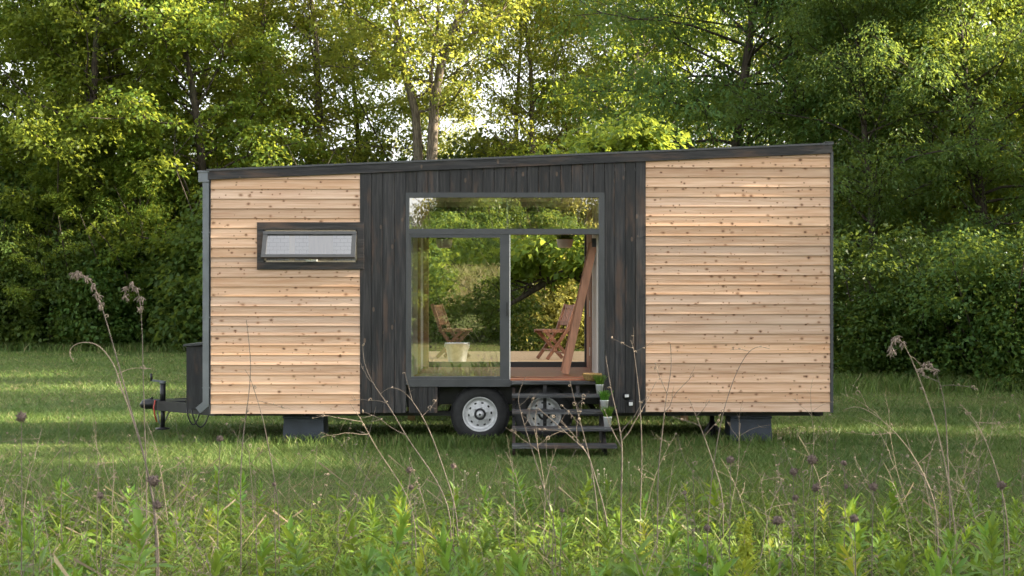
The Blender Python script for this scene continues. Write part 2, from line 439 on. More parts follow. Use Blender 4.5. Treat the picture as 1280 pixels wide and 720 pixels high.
# ------------------------------------------------------------------ the tiny house
def build_house():
    H = thing('tiny_house', 'tiny house on wheels with knotty cedar siding and charred black middle section', 'tiny house', (0, 0, 0))
    DEP = 2.42
    xl, xa, xb, xr = fx(264), fx(450), fx(807), fx(1037)
    zl, zr = fz(517), fz(514.6)
    def ztop(px): return fz(212 - (px - 260) * 33 / 780)
    # --- cedar lap siding
    def lap(name, x0, x1, zb, top, hole=None):
        mb = MB(); h = 12.2 * CAMD / F; z = zb; r = random.Random(name)
        while z < top - .01:
            zt = min(z + h, top)
            pieces = [(x0, x1, z, zt)]
            if hole:
                hx0, hx1, hz0, hz1 = hole; out = []
                for (a, b, c, d) in pieces:
                    if d <= hz0 or c >= hz1: out.append((a, b, c, d)); continue
                    if c < hz0: out.append((a, b, c, hz0))
                    if d > hz1: out.append((a, b, hz1, d))
                    out.append((a, hx0, max(c, hz0), min(d, hz1)))
                    if b > hx1 + .01: out.append((hx1, b, max(c, hz0), min(d, hz1)))
                pieces = out
            dy = r.uniform(-.0015, .0015)
            for (a, b, c, d) in pieces:
                def yy(q): return -(.026 - .018 * (q - z) / h) + dy
                v = [(a, yy(c), c), (b, yy(c), c), (b, yy(d), d), (a, yy(d), d), (a, 0, c), (b, 0, c), (b, 0, d), (a, 0, d)]
                mb.add(v, [(0, 1, 2, 3), (1, 0, 4, 5), (3, 2, 6, 7), (0, 3, 7, 4), (2, 1, 5, 6)])
            z += h
        o = mb.build(name, M['cedar'], H); o['label'] = 'pale knotty cedar lap boards'; return o
    win = (fx(330), fx(447), fz(328), fz(287))
    lap('cedar_siding', xl, xa, zl, fz(214.5), win)
    lap('cedar_siding', xb, xr, zr, fz(189.5))
    # --- charred vertical boards
    mb = MB(); bw = 13.6; r = random.Random(3)
    def vboards(p0, p1, ytop, ybot):
        n = max(1, round((p1 - p0) / bw)); s = (p1 - p0) / n
        for i in range(n):
            a, b = fx(p0 + i * s) + .0027, fx(p0 + (i + 1) * s) - .0027; y = -.020 + r.uniform(-.005, .005)
            t0 = ytop if ytop else 212 - (p0 + i * s - 260) * 33 / 780 + 7
            mb.box(a, b, y, .004, fz(ybot), fz(t0))
    vboards(450, 507.5, None, 516); vboards(507.5, 755.5, None, 242); vboards(755.5, 807, None, 516); vboards(511, 547, 483.5, 516)
    mb.box(fx(451), fx(507), .0041, .03, fz(515), fz(220)); mb.box(fx(756), fx(806), .004, .03, fz(515), fz(214)); mb.box(fx(507), fx(756), .004, .03, fz(242), fz(214))
    mb.build('charred_siding', M['char'], H)
    # --- wall cores
    wy0, wy1 = .031, .12
    mb = MB()
    mb.box(xl, win[0], .001, wy1, zl, fz(222)); mb.box(win[1], xa, .001, wy1, zl, fz(222)); mb.box(win[0], win[1], .001, wy1, zl, win[2]); mb.box(win[0], win[1], .001, wy1, win[3], fz(222))
    mb.box(xa, fx(507), wy0, wy1, fz(515), fz(222)); mb.box(fx(756), xb, wy0, wy1, fz(515), fz(209)); mb.box(fx(507), fx(756), wy0, wy1, fz(243), fz(213))
    mb.box(xb, xr, .001, wy1, zr, fz(196))
    mb.build('front_wall', M['white'], H)
    FL = .775
    bx0, bx1 = -1.23, 1.03                              # back opening
    mb = MB(); mb.box(xl, bx0, DEP - .12, DEP, .33, 3.17); mb.box(bx1, xr, DEP - .12, DEP, .33, 3.40); mb.box(bx0, bx1, DEP - .12, DEP, 2.93, 3.27); mb.box(bx0, bx1, DEP - .12, DEP, .33, FL)
    mb.build('back_wall', M['white'], H)
    mb = MB(); mb.box(xl - .001, xl + .1, wy1, DEP - .12, .33, 1.5); mb.box(xl - .001, xl + .1, wy1, DEP - .12, 2.75, 3.16)
    mb.box(xl - .001, xl + .1, wy1, .35, 1.5, 2.75); mb.box(xl - .001, xl + .1, 1.15, DEP - .12, 1.5, 2.75); mb.build('end_wall', M['char'], H)  # unseen side opening, added to let daylight into the bathroom
    mb = MB(); mb.box(xr - .1, xr + .02, .003, DEP, .37, 3.44); mb.build('end_wall', M['char'], H)
    MB().box(xr + .003, xr + .035, -.034, .02, zr - .01, fz(190)).build('corner_trim', M['frame'], H); MB().box(xl - .02, xl - .003, -.030, .02, zl, fz(221)).build('corner_trim', M['frame'], H)
    # floor, ceiling, partitions
    mb = MB()
    for i in range(16): mb.box(-1.25, 1.05, .125 + i * .136, .125 + i * .136 + .133, FL - .03, FL)
    mb.build('floor', M['redwood'], H)
    mb = MB(); mb.box(xl, fx(547), .1, DEP, .42, FL - .035); mb.box(fx(752), xr, .1, DEP, .42, FL - .035); mb.box(fx(547), fx(752), .36, DEP, .44, FL - .036); mb.box(fx(547), fx(752), .1, .36, .712, FL - .036); mb.build('floor_frame', M['black'], H)
    mb = MB(); mb.box(fx(500), xr - .1, wy1, DEP - .12, 3.0, 3.05); mb.build('ceiling', M['white'], H)
    mb = MB(); mb.box(fx(515) - .08, fx(515), wy1, DEP - .12, FL, 3.0); mb.build('left_partition', M['white'], H)
    mb = MB(); mb.box(1.01, 1.09, wy1, 1.25, FL, 3.0); mb.build('right_partition', M['white'], H)
    mb = MB(); mb.box(1.0, 1.06, 1.25, 1.50, FL, 3.0); mb.box(1.005, 1.06, 1.62, DEP - .13, FL, 3.0); mb.build('wood_post', M['post'], H)
    mb = MB(); mb.box(1.012, 1.06, 1.50, 1.62, FL, 3.0); mb.build('cream_jamb', M['cream'], H)
    mb = MB(); mb.box(-1.168, -1.14, .9, 1.05, FL, 3.0); mb.box(-1.168, -1.10, 1.9, 2.0, FL, 3.0); mb.build('oak_trim', M['oak'], H)
    for zc, yy in ((fz(390) - .02, 1.46), (1.02, 1.46), (1.62, 1.46)):
        mb = MB(); mb.box(.992, 1.0, yy - .04, yy + .04, zc - .055, zc + .055); mb.build('wall_switch', M['whitep'], H, bevel=.002)
    mb = MB(); mb.box(-1.10, -.84, .25, .62, FL + .001, FL + .012); tag(mb.build('door_mat', M['cream'], None), 'cream mat on the floor inside the left glass panel', 'mat')
    # --- roof, fascia
    def slope(name, p0, p1, up, dn, y0, y1, mat):
        poly = [(fx(p0), ztop(p0) - dn), (fx(p1), ztop(p1) - dn), (fx(p1), ztop(p1) - up), (fx(p0), ztop(p0) - up)]
        return MB().prism(poly, y0, y1).build(name, mat, H)
    fa = slope('fascia', 261, 1038.5, .022, .122, -.05, -.0265, M['charh'])
    def holed(name, p0, p1, up, dn, y0, y1, mat):
        mb = MB()
        for (a, b, c, d) in ((p0, 274, y0, y1), (500, p1, y0, y1), (274, 500, y0, .13), (274, 500, 2.2, y1)):
            mb.prism([(fx(a), ztop(a) - dn), (fx(b), ztop(b) - dn), (fx(b), ztop(b) - up), (fx(a), ztop(a) - up)], c, d)
        return mb.build(name, mat, H)
    holed('roof', 260, 1040, .03, .105, -.026, DEP + .03, M['charh'])
    holed('drip_edge', 259.5, 1040.5, 0, .0225, -.062, DEP + .06, M['frame'])
    MB().add([(fx(273), .12, ztop(273) + .012), (fx(501), .12, ztop(501) + .012), (fx(501), 2.21, ztop(501) + .012), (fx(273), 2.21, ztop(273) + .012)], [(0, 1, 2, 3)]).build('added_skylight', M['glass_small'], H)  # unseen glazed roof opening, added to brighten the bathroom
    mb = MB(); mb.box(fx(1030), fx(1040.5), -.066, .1, ztop(1040) + .001, ztop(1040) + .012); mb.build('roof_cap', M['frame'], H)
    # --- gutter at the low end and its downpipe
    mb = MB(); mb.box(fx(249), fx(262), -.045, DEP + .04, fz(228), fz(214.5)); mb.box(fx(248), fx(263), -.052, DEP + .045, fz(216), fz(213.8)); mb.build('gutter', M['zinc'], H, bevel=.003)
    mb = MB(); mb.box(fx(254), fx(263), -.03, .055, fz(506), fz(228))
    for py in (290, 396, 484): mb.box(fx(253.4), fx(263.4), -.034, .058, fz(py + 1.2), fz(py))
    mb.bar((fx(260), .012, fz(503)), (fx(248), .012, fz(513)), .084, .08, (0, 1, 0)); mb.build('downpipe', M['zinc'], H)
    # --- small awning window
    W = MB()
    W.box(fx(322), fx(455), -.036, 0, win[3] - .002, fz(278)); W.box(fx(322), fx(455), -.036, 0, fz(337), win[2] + .002)
    W.box(fx(322), win[0] + .002, -.034, 0, win[2], win[3]); W.box(win[1] - .002, fx(455), -.034, 0, win[2], win[3])
    W = W.build('awning_window', M['charh'], H)
    fr = MB(); a = .022
    for (x0, x1, z0, z1) in ((win[0], win[1], win[3] - a, win[3] - .003), (win[0], win[1], win[2] + .003, win[2] + a), (win[0], win[0] + a, win[2], win[3]), (win[1] - a, win[1], win[2], win[3])):
        fr.box(x0, x1, -.012, .07, z0, z1)
    fr.build('window_frame', M['cream'], W)
    s = MB(); top = np.array([0, -.02, fz(289)]); bot = np.array([0, -.175, fz(323.5)])     # hinged at the top, pushed out below
    def on(t, off=0): q = top + (bot - top) * t; return q + np.array([0, -.95, -.2]) * off
    X0, X1 = fx(330), fx(446)
    g = on(.16); s.bar((X0, *on(.08)[1:]), (X1, *on(.08)[1:]), .035, .05, (0, -1, .3)); s.bar((X0, *on(.93)[1:]), (X1, *on(.93)[1:]), .035, .055, (0, -1, .3))
    s.bar((X0 + .025, *on(.08)[1:]), (X0 + .025, *on(.93)[1:]), .05, .034, (0, -1, 0)); s.bar((X1 - .025, *on(.08)[1:]), (X1 - .025, *on(.93)[1:]), .05, .034, (0, -1, 0))
    s = s.build('sash', M['frame'], W)
    gl = MB(); p, q = on(.13), on(.9); gl.add([(X0 + .05, *q[1:]), (X1 - .05, *q[1:]), (X1 - .05, *p[1:]), (X0 + .05, *p[1:])], [(0, 1, 2, 3)]); gl.build('pane', M['glass_small'], W)
    c = MB(); c.box(fx(383), fx(397), -.06, 0, fz(327), fz(324.5)); c.bar((fx(388), -.05, fz(325)), (fx(391), -.12, fz(321)), .02, .012); c.build('crank', M['whitep'], W)
    # bathroom behind it
    mb = MB(); mb.box(xl + .1, fx(515) - .09, 2.2, 2.24, .8, 3.1); mb.build('tiled_wall', M['tile'], H)
    mb = MB(); mb.box(fx(343), fx(350), 1.0, 1.04, .8, 3.0); mb.box(fx(350), fx(385), 2.1, 2.115, .8, 3.0); mb.build('shower_screen', M['cream'], H)
    # --- glazed door unit
    ox0, ox1, oz0, oz1 = fx(507.5), fx(755.5), fz(481), fz(241)
    u = MB()
    u.box(ox0, fx(511.5), -.032, .10, oz0, oz1); u.box(fx(748.5), ox1, -.032, .10, oz0, oz1); u.box(fx(511.5), fx(748.5), -.032, .10, fz(247), oz1)
    u.box(fx(511.5), fx(748.5), -.026, .095, fz(293), fz(286)); u.box(fx(511.5), fx(638), -.036, .11, oz0 - .02, fz(474)); u.box(fx(638), fx(748.5), -.036, .115, oz0 - .002, fz(475.5))
    D = u.build('sliding_door', M['frame'], H)
    mb = MB(); mb.box(fx(633), fx(635.5), .03, .05, fz(286), fz(248)); mb.build('transom_mullion', M['white'], D)
    mb = MB(); mb.add([(fx(511), .012, fz(286.5)), (fx(749), .012, fz(286.5)), (fx(749), .012, fz(246.5)), (fx(511), .012, fz(246.5))], [(0, 1, 2, 3)]); mb.build('transom_pane', M['glass_top'], D)
    s = MB(); s.box(fx(511.5), fx(636.5), -.02, .03, fz(297), fz(293)); s.box(fx(511.5), fx(636.5), -.022, .03, fz(474), fz(470.5)); s.box(fx(625), fx(636.5), -.021, .028, fz(470.5), fz(297)); s.box(fx(511.5), fx(514), -.02, .028, fz(470.5), fz(297))
    s = s.build('sash', M['frame'], D)
    mb = MB(); mb.box(fx(636.6), fx(638), -.01, .028, fz(474), fz(293)); mb.build('weather_strip', M['white'], s)
    mb = MB(); mb.box(fx(633), fx(634.5), -.04, -.02, fz(395), fz(378)); mb.build('handle', M['black'], s)
    mb = MB(); mb.add([(fx(513), .006, fz(471)), (fx(626), .006, fz(471)), (fx(626), .006, fz(296)), (fx(513), .006, fz(296))], [(0, 1, 2, 3)]); mb.build('pane', M['glass'], s)
    mb = MB(); mb.box(fx(638), fx(748), -.034, .10, fz(475.4), fz(473)); mb.build('threshold', M['redwood'], D)
    # back door frame
    b = MB(); b.box(bx0, bx0 + .05, DEP - .1, DEP - .02, FL, 2.93); b.box(bx1 - .05, bx1, DEP - .1, DEP - .02, FL, 2.93); b.box(bx0, bx1, DEP - .1, DEP - .02, 2.88, 2.93); b.box(bx0, bx1, DEP - .105, DEP - .018, FL - .002, FL + .07)
    b.build('back_door_frame', M['frame'], H)
    # --- outlets
    for (px, py, mat) in ((783, 495, 'black'), (788, 503, 'black')):
        o = MB().lathe([(.001, -.055), (.030, -.055), (.038, -.045), (.042, -.02)], (fx(px), 0, fz(py)), 'y', 14).build('power_inlet', M[mat], H)
        MB().box(fx(px) - .022, fx(px) + .022, -.062, -.055, fz(py) - .02 + (.01 if py < 500 else -.012), fz(py) + .012 + (.01 if py < 500 else -.006)).build('cover', M['whitep'], o)
    # --- trailer
    t = MB()
    for y in (.31, 2.0): t.box(fx(266), xr, y, y + .09, .30, .352)
    for x in np.linspace(-3.4, 3.6, 9): t.box(x, x + .06, .25, 2.1, .30, .34)
    t.box(-1.0, 1.2, .11, .16, .70, .742)
    t.build('trailer_frame', M['black'], H)
    t = MB(); tip = (PX(186, 16.2), 1.2, .355)
    for y in (.3, 2.1): t.bar((xl, y, .36), (tip[0] + .1, 1.2 + (.07 if y > 1 else -.07), .36), .07, .12)
    t.box(tip[0] + .12, tip[0] + .5, 1.05, 1.35, .30, .42); tg = t.build('tongue', M['black'], H)
    c = MB(); c.tube([(tip[0] - .1, 1.2, .345), (tip[0] - .06, 1.2, .365), (tip[0], 1.2, .37), (tip[0] + .16, 1.2, .37)], [.03, .06, .065, .06], 12); c.tube([(tip[0] - .02, 1.2, .40), (tip[0] + .05, 1.2, .45)], .015, 6); c.build('coupler', M['black'], tg)
    MB().bar((PX(202, 15.9), .99, PZ(508, 15.9)), (PX(221, 15.6), .83, PZ(508, 15.7)), .004, .055).build('sticker', M['whitep'], tg)
    c = MB(); xc = PX(194, 16); c.tube([(xc, 1.0, .43), (xc - .01, .97, .34), (xc, .98, .25), (xc + .02, 1.0, .16)], .009, 6); c.build('breakaway_cord', M['red'], tg)
    c = MB(); c.tube([(xc, 1.1, .28), (xc + .02, 1.1, .15), (xc + .05, 1.12, .09), (xc + .1, 1.15, .2), (xc + .16, 1.1, .30)], .010, 6); c.build('safety_chain', M['zinc'], tg)
    xj = PX(203.5, 16.1); j = MB().tube([(xj, 1.1, .09), (xj, 1.1, .36)], .028, 12).tube([(xj, 1.1, .36), (xj, 1.1, .64)], .036, 12).lathe([(.001, -.03), (.09, -.03), (.09, -.015), (.03, 0), (.001, 0)], (xj, 1.1, .09), n=16).build('jack', M['black'], H)
    cr = MB().bar((xj + .02, 1.1, .655), (xj - .13, 1.08, .675), .03, .022).tube([(xj, 1.1, .63), (xj, 1.1, .665)], .04, 10).build('crank', M['zinc'], j)
    MB().tube([(xj - .135, 1.08, .665), (xj - .14, 1.08, .76)], .016, 8).build('crank_grip', M['black'], cr)
    bx = MB(); x0, x1 = PX(233, 15.5), xl - .03; zt = PZ(433, 15.5)
    bx.box(x0, x1, .5, 1.95, .36, zt); bx = bx.build('storage_box', M['blackbox'], H)
    MB().prism([(x0 - .03, zt + .001), (x1, zt + .03), (x1, zt + .055), (x0 - .03, zt + .026)], .46, 1.98).build('box_lid', M['frame'], bx)
    for (a, b, dp) in ((232, 249, .19), (238, 261, .22)):
        xs = np.linspace(PX(a, 15.4), PX(b, 15.4), 12); MB().tube([(x, .45, .37 - dp * math.sin(PI * i / 11) ** .7) for i, x in enumerate(xs)], .009, 6).build('trailer_cable', M['black'], H)
    # wheels
    def wheel(xc, yc, flip=1):
        zc = .338; R = .342
        w = bpy.data.objects.new('wheel', None); COL.objects.link(w); w.parent = H; w.location = (xc, yc, zc)
        prof = [(.195, .0), (.205, -.012), (.25, -.016), (.30, -.006), (.325, .012), (.338, .035), (.342, .06), (.342, .155), (.335, .185), (.30, .21), (.2, .205), (.19, .19), (.19, .02)]
        MB().lathe(prof, axis='y', n=56, closed=True).build('tyre', M['rubber'], w, True)
        tr = MB()
        for k in range(44):                    # tread blocks
            for row, off in ((.03, 0), (.085, .5), (.14, .25)):
                a = 2 * PI * (k + off) / 44; ca, sa = math.cos(a), math.sin(a); da = .05
                v = [(ca * r * 1 - sa * s * .018, row + e, sa * r + ca * s * .018) for r in (.338, .3475) for s in (-1, 1) for e in (0, .042)]
                tr.add(v, [(4, 5, 7, 6), (0, 1, 5, 4), (2, 6, 7, 3), (0, 4, 6, 2), (1, 3, 7, 5)])
        tr.build('tread', M['rubber'], w, True)
        MB().lathe([(.185, .19), (.178, .06), (.176, .03), (.186, .006), (.204, -.012), (.208, -.006), (.2, .01)], axis='y', n=48).build('rim', M['rim'], w, True)
        d = MB(); N = 60; rings = [.176, .158, .142, .124, .115, .088, .07]; ys = [.032, .045, .040, .030, .027, .018, .012]
        v = [(r * math.cos(2 * PI * k / N), y, r * math.sin(2 * PI * k / N)) for r, y in zip(rings, ys) for k in range(N)]; f = []
        for i in range(len(rings) - 1):
            for k in range(N):
                if i == 3 - 1 and k % 6 in (0, 1): continue
                f.append((i * N + (k + 1) % N, i * N + k, (i + 1) * N + k, (i + 1) * N + (k + 1) % N)[::-1])
        d.add(v, f, True); d.build('rim_disc', M['rim'], w, True)
        MB().lathe([(.175, .075), (.001, .075)], axis='y', n=24).build('hole_shade_disc', M['dark'], w, True)  # flat dark disc in place of the shade behind the rim holes
        MB().lathe([(.07, .014), (.066, .004), (.050, .004), (.046, .012)], axis='y', n=32).build('hub_ring', M['black'], w, True)
        hc = MB().lathe([(.046, .012), (.040, -.012), (.030, -.03), (.012, -.034), (.001, -.034)], axis='y', n=24).build('hub_cap', M['rim'], w, True)
        MB().lathe([(.013, -.0345), (.013, -.040), (.001, -.040)], axis='y', n=12).build('grease_plug', M['dark'], hc, True)
        for k in range(6):
            a = 2 * PI * k / 6 + .3; MB().lathe([(.011, .018), (.011, -.004), (.007, -.010), (.001, -.010)], (.084 * math.cos(a), 0, .084 * math.sin(a)), 'y', 6).build('lug_nut', M['rim'], w, True)
        return w
    w0 = wheel(PX(600, 15.08), .08)
    for xc, rot in ((PX(680, 15.08), 0.3),):
        w = w0.copy(); COL.objects.link(w); w.location.x = xc; w.rotation_euler.y = rot
        for ch in list(w0.children):
            c = ch.copy(); COL.objects.link(c); c.parent = w
            for g in list(ch.children): q = g.copy(); COL.objects.link(q); q.parent = c
    MB().tube([(PX(600, 15.08), .3, .34), (PX(600, 15.08), 2.2, .34)], .03, 8).tube([(PX(680, 15.08), .3, .34), (PX(680, 15.08), 2.2, .34)], .03, 8).build('axle', M['black'], H)
    return H
build_house()

# ------------------------------------------------------------------ things standing at the house
def build_steps():
    S = thing('entry_steps', 'open black wooden steps below the open glass door', 'steps', (.5, -.5, 0))
    x0 = .0; rows = [(.742, .05, 1.02), (.605, .30, 1.03), (.442, .55, 1.06), (.277, .80, 1.10), (.112, 1.02, 1.135)]
    for i, (z, y, w) in enumerate(rows):
        MB().box(x0, x0 + w, -y - .14, -y + .115 if i else -.05, z - .036, z).build('landing' if i == 0 else 'tread', M['step'], S, bevel=.004)
    poly_y = [-.05, -.19, -.42, -.67, -.92, -1.14]
    for x in (.004, .36, .74, 1.0):
        m = MB(); T = .034
        if x in (.004, 1.0):
            for (z, y, w) in rows[1:]:
                m.box(x, x + T, -y + .0, -y + .06, 0.0, z - .037)
            m.bar((x + T / 2, -.06, .62), (x + T / 2, -1.05, -.0), T - .002, .10)
            m.build('stringer', M['charh'], S)
        else:
            m.box(x, x + .04, -.15, -.11, .1, .705); m.build('support_post', M['charh'], S)
build_steps()

def build_pots():
    spots = [(749.5, .605, -.30, 'small tin pot of grass on the top tread of the black steps'), (755.5, .442, -.55, 'small tin pot of grass on the middle tread between two others'), (759.5, .277, -.80, 'lowest small tin pot of grass on the steps')]
    proto = None
    for k, (px, z, y, lab) in enumerate(spots):
        d = CAMD + y; loc = (PX(px, d), y, z + .001)
        if proto is None:
            proto = thing('grass_pot', lab, 'plant pot', loc, 'tin pots of grass on the steps')
            MB().lathe([(.001, 0), (.034, 0), (.046, .10), (.049, .102), (.049, .108), (.043, .108), (.04, .09), (.001, .09)], n=24).build('pot', M['tin'], proto, True)
            r = np.random.default_rng(5); n = 260; a = r.uniform(0, 2 * PI, n); rr = .04 * np.sqrt(r.random(n)); x, yy = rr * np.cos(a), rr * np.sin(a)
            v, f = blades(x, yy, r.uniform(.07, .13, n), np.full(n, .006), r.uniform(.1, .7, n), 2, r); v[..., 2] += .115
            fast_mesh('grass_tuft', v, 4, M['potgrass'], proto, faces=f)
        else: dup(proto, loc, k * 1.3, 1.0 + .02 * k, lab)
build_pots()

def build_basket():
    B = thing('wicker_basket', 'shallow oval wicker basket at the right end of the doorsill', 'basket', (PX(740, 14.86), -.14, .744))
    m = MB(); n = 28
    for k in range(6):
        r = .055 + .036 * (k / 5) ** .6; z = .008 + k * .012
        pts = [(r * 1.15 * math.cos(2 * PI * i / n), r * math.sin(2 * PI * i / n), z + .004 * math.sin(i * PI / 1.0)) for i in range(n + 1)]
        m.tube(pts, .008, 6, False)
    m.lathe([(.001, .004), (.06, .004)], n=20); m.build('bowl', M['wicker'], B, True)
    m = MB(); pts = [(.107 * math.cos(2 * PI * i / n), .093 * math.sin(2 * PI * i / n), .077 + .003 * math.sin(i * 2.2)) for i in range(n + 1)]; m.tube(pts, .011, 6, False); m.build('rolled_rim', M['wicker'], B, True)
build_basket()

def build_ladder():
    L = thing('loft_ladder', 'reddish wooden ladder leaning against the right wall inside the doorway', 'ladder', (.65, .55, .776))
    top = (PX(742.5, 15.5), .42, PZ(303, 15.5)); bot = (PX(706, 15.5), .42, .776)
    for dy in (0, .38):
        MB().bar((bot[0], bot[1] + dy, bot[2] + .02), (top[0], top[1] + dy, top[2]), .088, .035, (0, 1, 0)).build('stile', M['ladder'], L)
    for k in range(5):
        t = (k + .8) / 5.6; x = bot[0] + (top[0] - bot[0]) * t; z = bot[2] + (top[2] - bot[2]) * t
        MB().box(x - .035, x + .035, .44, .78, z - .012, z + .012).build('rung', M['ladder'], L)
    MB().box(top[0] - .03, top[0] + .045, .40, .44, top[2] - .06, top[2] + .045).build('hook', M['black'], L)
build_ladder()

def build_planters():
    p = None
    for px, d, lab in ((706, 17.15, 'white hanging planter in the open doorway'), (555.5, 17.15, 'white hanging planter behind the left glass panel')):
        loc = (PX(px, d), d - CAMD, PZ(309.5, d))
        if p is None:
            p = thing('hanging_planter', lab, 'planter', loc, 'white hanging planters inside the house')
            MB().lathe([(.001, 0), (.085, 0), (.098, .02), (.112, .105), (.118, .108), (.105, .108), (.1, .09), (.001, .09)], n=28).build('bowl', M['whitep'], p, True)
            for a in (0, 2.1, 4.2): MB().tube([(.112 * math.cos(a), .112 * math.sin(a), .10), (0, 0, .55), ], .003, 5).build('cord', M['black'], p, True)
            MB().tube([(0, 0, .55), (0, 0, 3.0 - loc[2] )], .003, 5).build('hanger', M['black'], p, True)
            r = np.random.default_rng(9); n = 160; a = r.uniform(0, 2 * PI, n); rr = .1 * np.sqrt(r.random(n))
            v, f = blades(rr * np.cos(a), rr * np.sin(a), r.uniform(.05, .16, n), np.full(n, .016), r.uniform(.3, 1.2, n), 2, r); v[..., 2] += .11
            fast_mesh('plant', v, 4, M['leaf_dark'], p, faces=f)
        else: dup(p, loc, .8, 1, lab)
build_planters()

def build_supports():
    d = 15.25
    s = thing('support_box', 'slate blue support box under the left end of the house', 'support box', (PX(379, d), .45, 0), 'boxes supporting the trailer')
    def box(w0, w1, h, dep):
        v = [(-w0, -dep, 0), (w0, -dep, 0), (w0, dep, 0), (-w0, dep, 0), (-w1, -dep + .02, h), (w1, -dep + .02, h), (w1, dep, h), (-w1, dep, h)]
        return MB().add(v, [(0, 3, 2, 1), (4, 5, 6, 7), (0, 1, 5, 4), (1, 2, 6, 5), (2, 3, 7, 6), (3, 0, 4, 7)])
    box(.25, .235, .272, .2).build('body', M['block'], s, True, bevel=.008); MB().box(-.245, .245, -.21, .21, .2725, .299).build('lid', M['block'], s, True, bevel=.006)
    s2 = dup(s, (PX(939, d), .45, 0), 0, (1.02, 1, 1), 'slate blue support box under the right end of the house')
    j = thing('stabiliser_jack', 'black stabiliser jack beside the right support box', 'jack', (PX(890, 15.6), .6, 0))
    MB().lathe([(.001, 0), (.1, 0), (.1, .02), (.05, .05), (.04, .2), (.03, .2), (.03, .299), (.001, .299)], n=18).build('column', M['black'], j, True); MB().bar((-.14, -.02, .02), (.0, 0, .22), .03).bar((.14, -.02, .02), (0, 0, .22), .03).build('brace', M['black'], j, True)
build_supports()

def build_deck():
    D = thing('wooden_deck', 'low wooden deck behind the back door of the house', 'deck', (0, 5, 0))
    m = MB()
    for i in range(34): m.box(-1.5, 2.6, 2.75 + i * .145, 2.75 + i * .145 + .14, .745, .775)
    m.build('decking', M['deck'], D); MB().box(-1.5, 2.6, 2.72, 2.75, .6, .745).box(-1.5, 2.6, 7.66, 7.69, .6, .745).build('rim_board', M['deck'], D)
    for x in (-1.4, .5, 2.4):
        for y in (2.9, 5.2, 7.5): MB().box(x - .05, x + .05, y - .05, y + .05, 0, .744).build('post', M['deck'], D)
    def chair(lab, loc, rz):
        c = thing('folding_chair', lab, 'chair', loc, 'folding chairs on the deck', rz)
        for y in (-.2, .2):           # local: faces -x, backrest leans to +x
            MB().bar((-.20, y, 0.01), (.13, y, .45), .05, .028, (0, 1, 0)).bar((.13, y, .45), (.27, y, .84), .05, .028, (0, 1, 0)).build('back_upright', M['chair'], c, True)
            yy = y * .85; MB().bar((.20, yy, .01), (-.22, yy, .44), .05, .028, (0, 1, 0)).build('cross_leg', M['chair'], c, True)
        s = MB()
        for k in range(6): s.box(-.26 + k * .072, -.2 + k * .072, -.19, .19, .44, .46)
        s.box(-.26, .16, -.19, -.16, .41, .439).box(-.26, .16, .16, .19, .41, .439); s.build('seat', M['chair'], c, True)
        b = MB()
        for z in (.55, .80): x = .13 + (z - .45) * .36; b.bar((x, -.19, z), (x, .19, z), .02, .06)
        for k in range(5): y = -.12 + k * .06; b.bar((.166, y, .55), (.256, y, .8), .016, .03, (0, 1, 0))
        b.build('backrest', M['chair'], c, True)
        MB().bar((.1, -.2, .1), (.1, .2, .1), .025).bar((-.1, -.2, .15), (-.1, .2, .15), .025).build('stretcher', M['chair'], c, True)
        return c
    chair('wooden folding chair behind the leaning ladder', (PX(693, 19.6), 4.6, .776), .35)
    chair('wooden folding chair seen dimly through the left glass panel', (PX(566, 20.0), 5.0, .776), PI - .3)
    b = thing('metal_bucket', 'galvanised bucket on the deck behind the left glass panel', 'bucket', (PX(571.5, 18.6), 3.6, .776))
    MB().lathe([(.001, .0), (.125, .0), (.128, .012), (.175, .27), (.182, .275), (.182, .285), (.17, .285), (.165, .25), (.12, .02), (.001, .02)], n=32).build('pail', M['galv'], b, True)
    MB().tube([(.18 * math.cos(a), -.02, .27 - .12 * math.sin(a) ** .6 if 0 < a < PI else .27) for a in np.linspace(0, PI, 14)], .005, 5).build('handle', M['galv'], b, True)
build_deck()

# ------------------------------------------------------------------ trees

def leaves(name, C, R, per, L, W, droop, mat, parent, rg, flat=.35):
    """sprays of folded leaves: C centres, R radii"""
    n = len(C) * per
    c = np.repeat(C, per, 0); r = np.repeat(R, per)
    a = rg.uniform(0, 2 * PI, n); q = np.sqrt(rg.random(n))
    off = np.stack([np.cos(a) * q * r, np.sin(a) * q * r, rg.normal(0, flat * .5, n) * r - droop * q * q * r], 1)
    # every spray tilts its own way
    tl = np.repeat(rg.normal(0, .3, (len(C), 2)), per, 0); off[:, 2] += off[:, 0] * tl[:, 0] + off[:, 1] * tl[:, 1]
    p = c + off
    ax = np.stack([np.cos(a), np.sin(a), -rg.uniform(.1, .5 + droop, n)], 1) + rg.normal(0, .5, (n, 3)); ax = unit(ax)
    nm = unit(np.array([0, 0, 1.0]) + rg.normal(0, .55, (n, 3))); sd = unit(np.cross(ax, nm)); up = np.cross(sd, ax)
    l = (L * rg.uniform(.65, 1.3, n))[:, None]; w = (W * rg.uniform(.7, 1.25, n))[:, None]
    b0 = p; b2 = p + ax * l - up * l * .12; mid = p + ax * l * .42 + up * w * .25
    v = np.stack([b0, mid - sd * w * .5, b2, mid + sd * w * .5], 1)
    return fast_mesh(name, v, 4, mat, parent)

def curve(p, d, L, n, rg, up=0.0, wob=.18):
    pts = [np.array(p, float)]; d = np.array(d, float); st = L / (n - 1)
    for _ in range(n - 1):
        d = d + rg.normal(0, wob, 3) + np.array([0, 0, up]); d = d / np.linalg.norm(d); pts.append(pts[-1] + d * st)
    return np.array(pts)

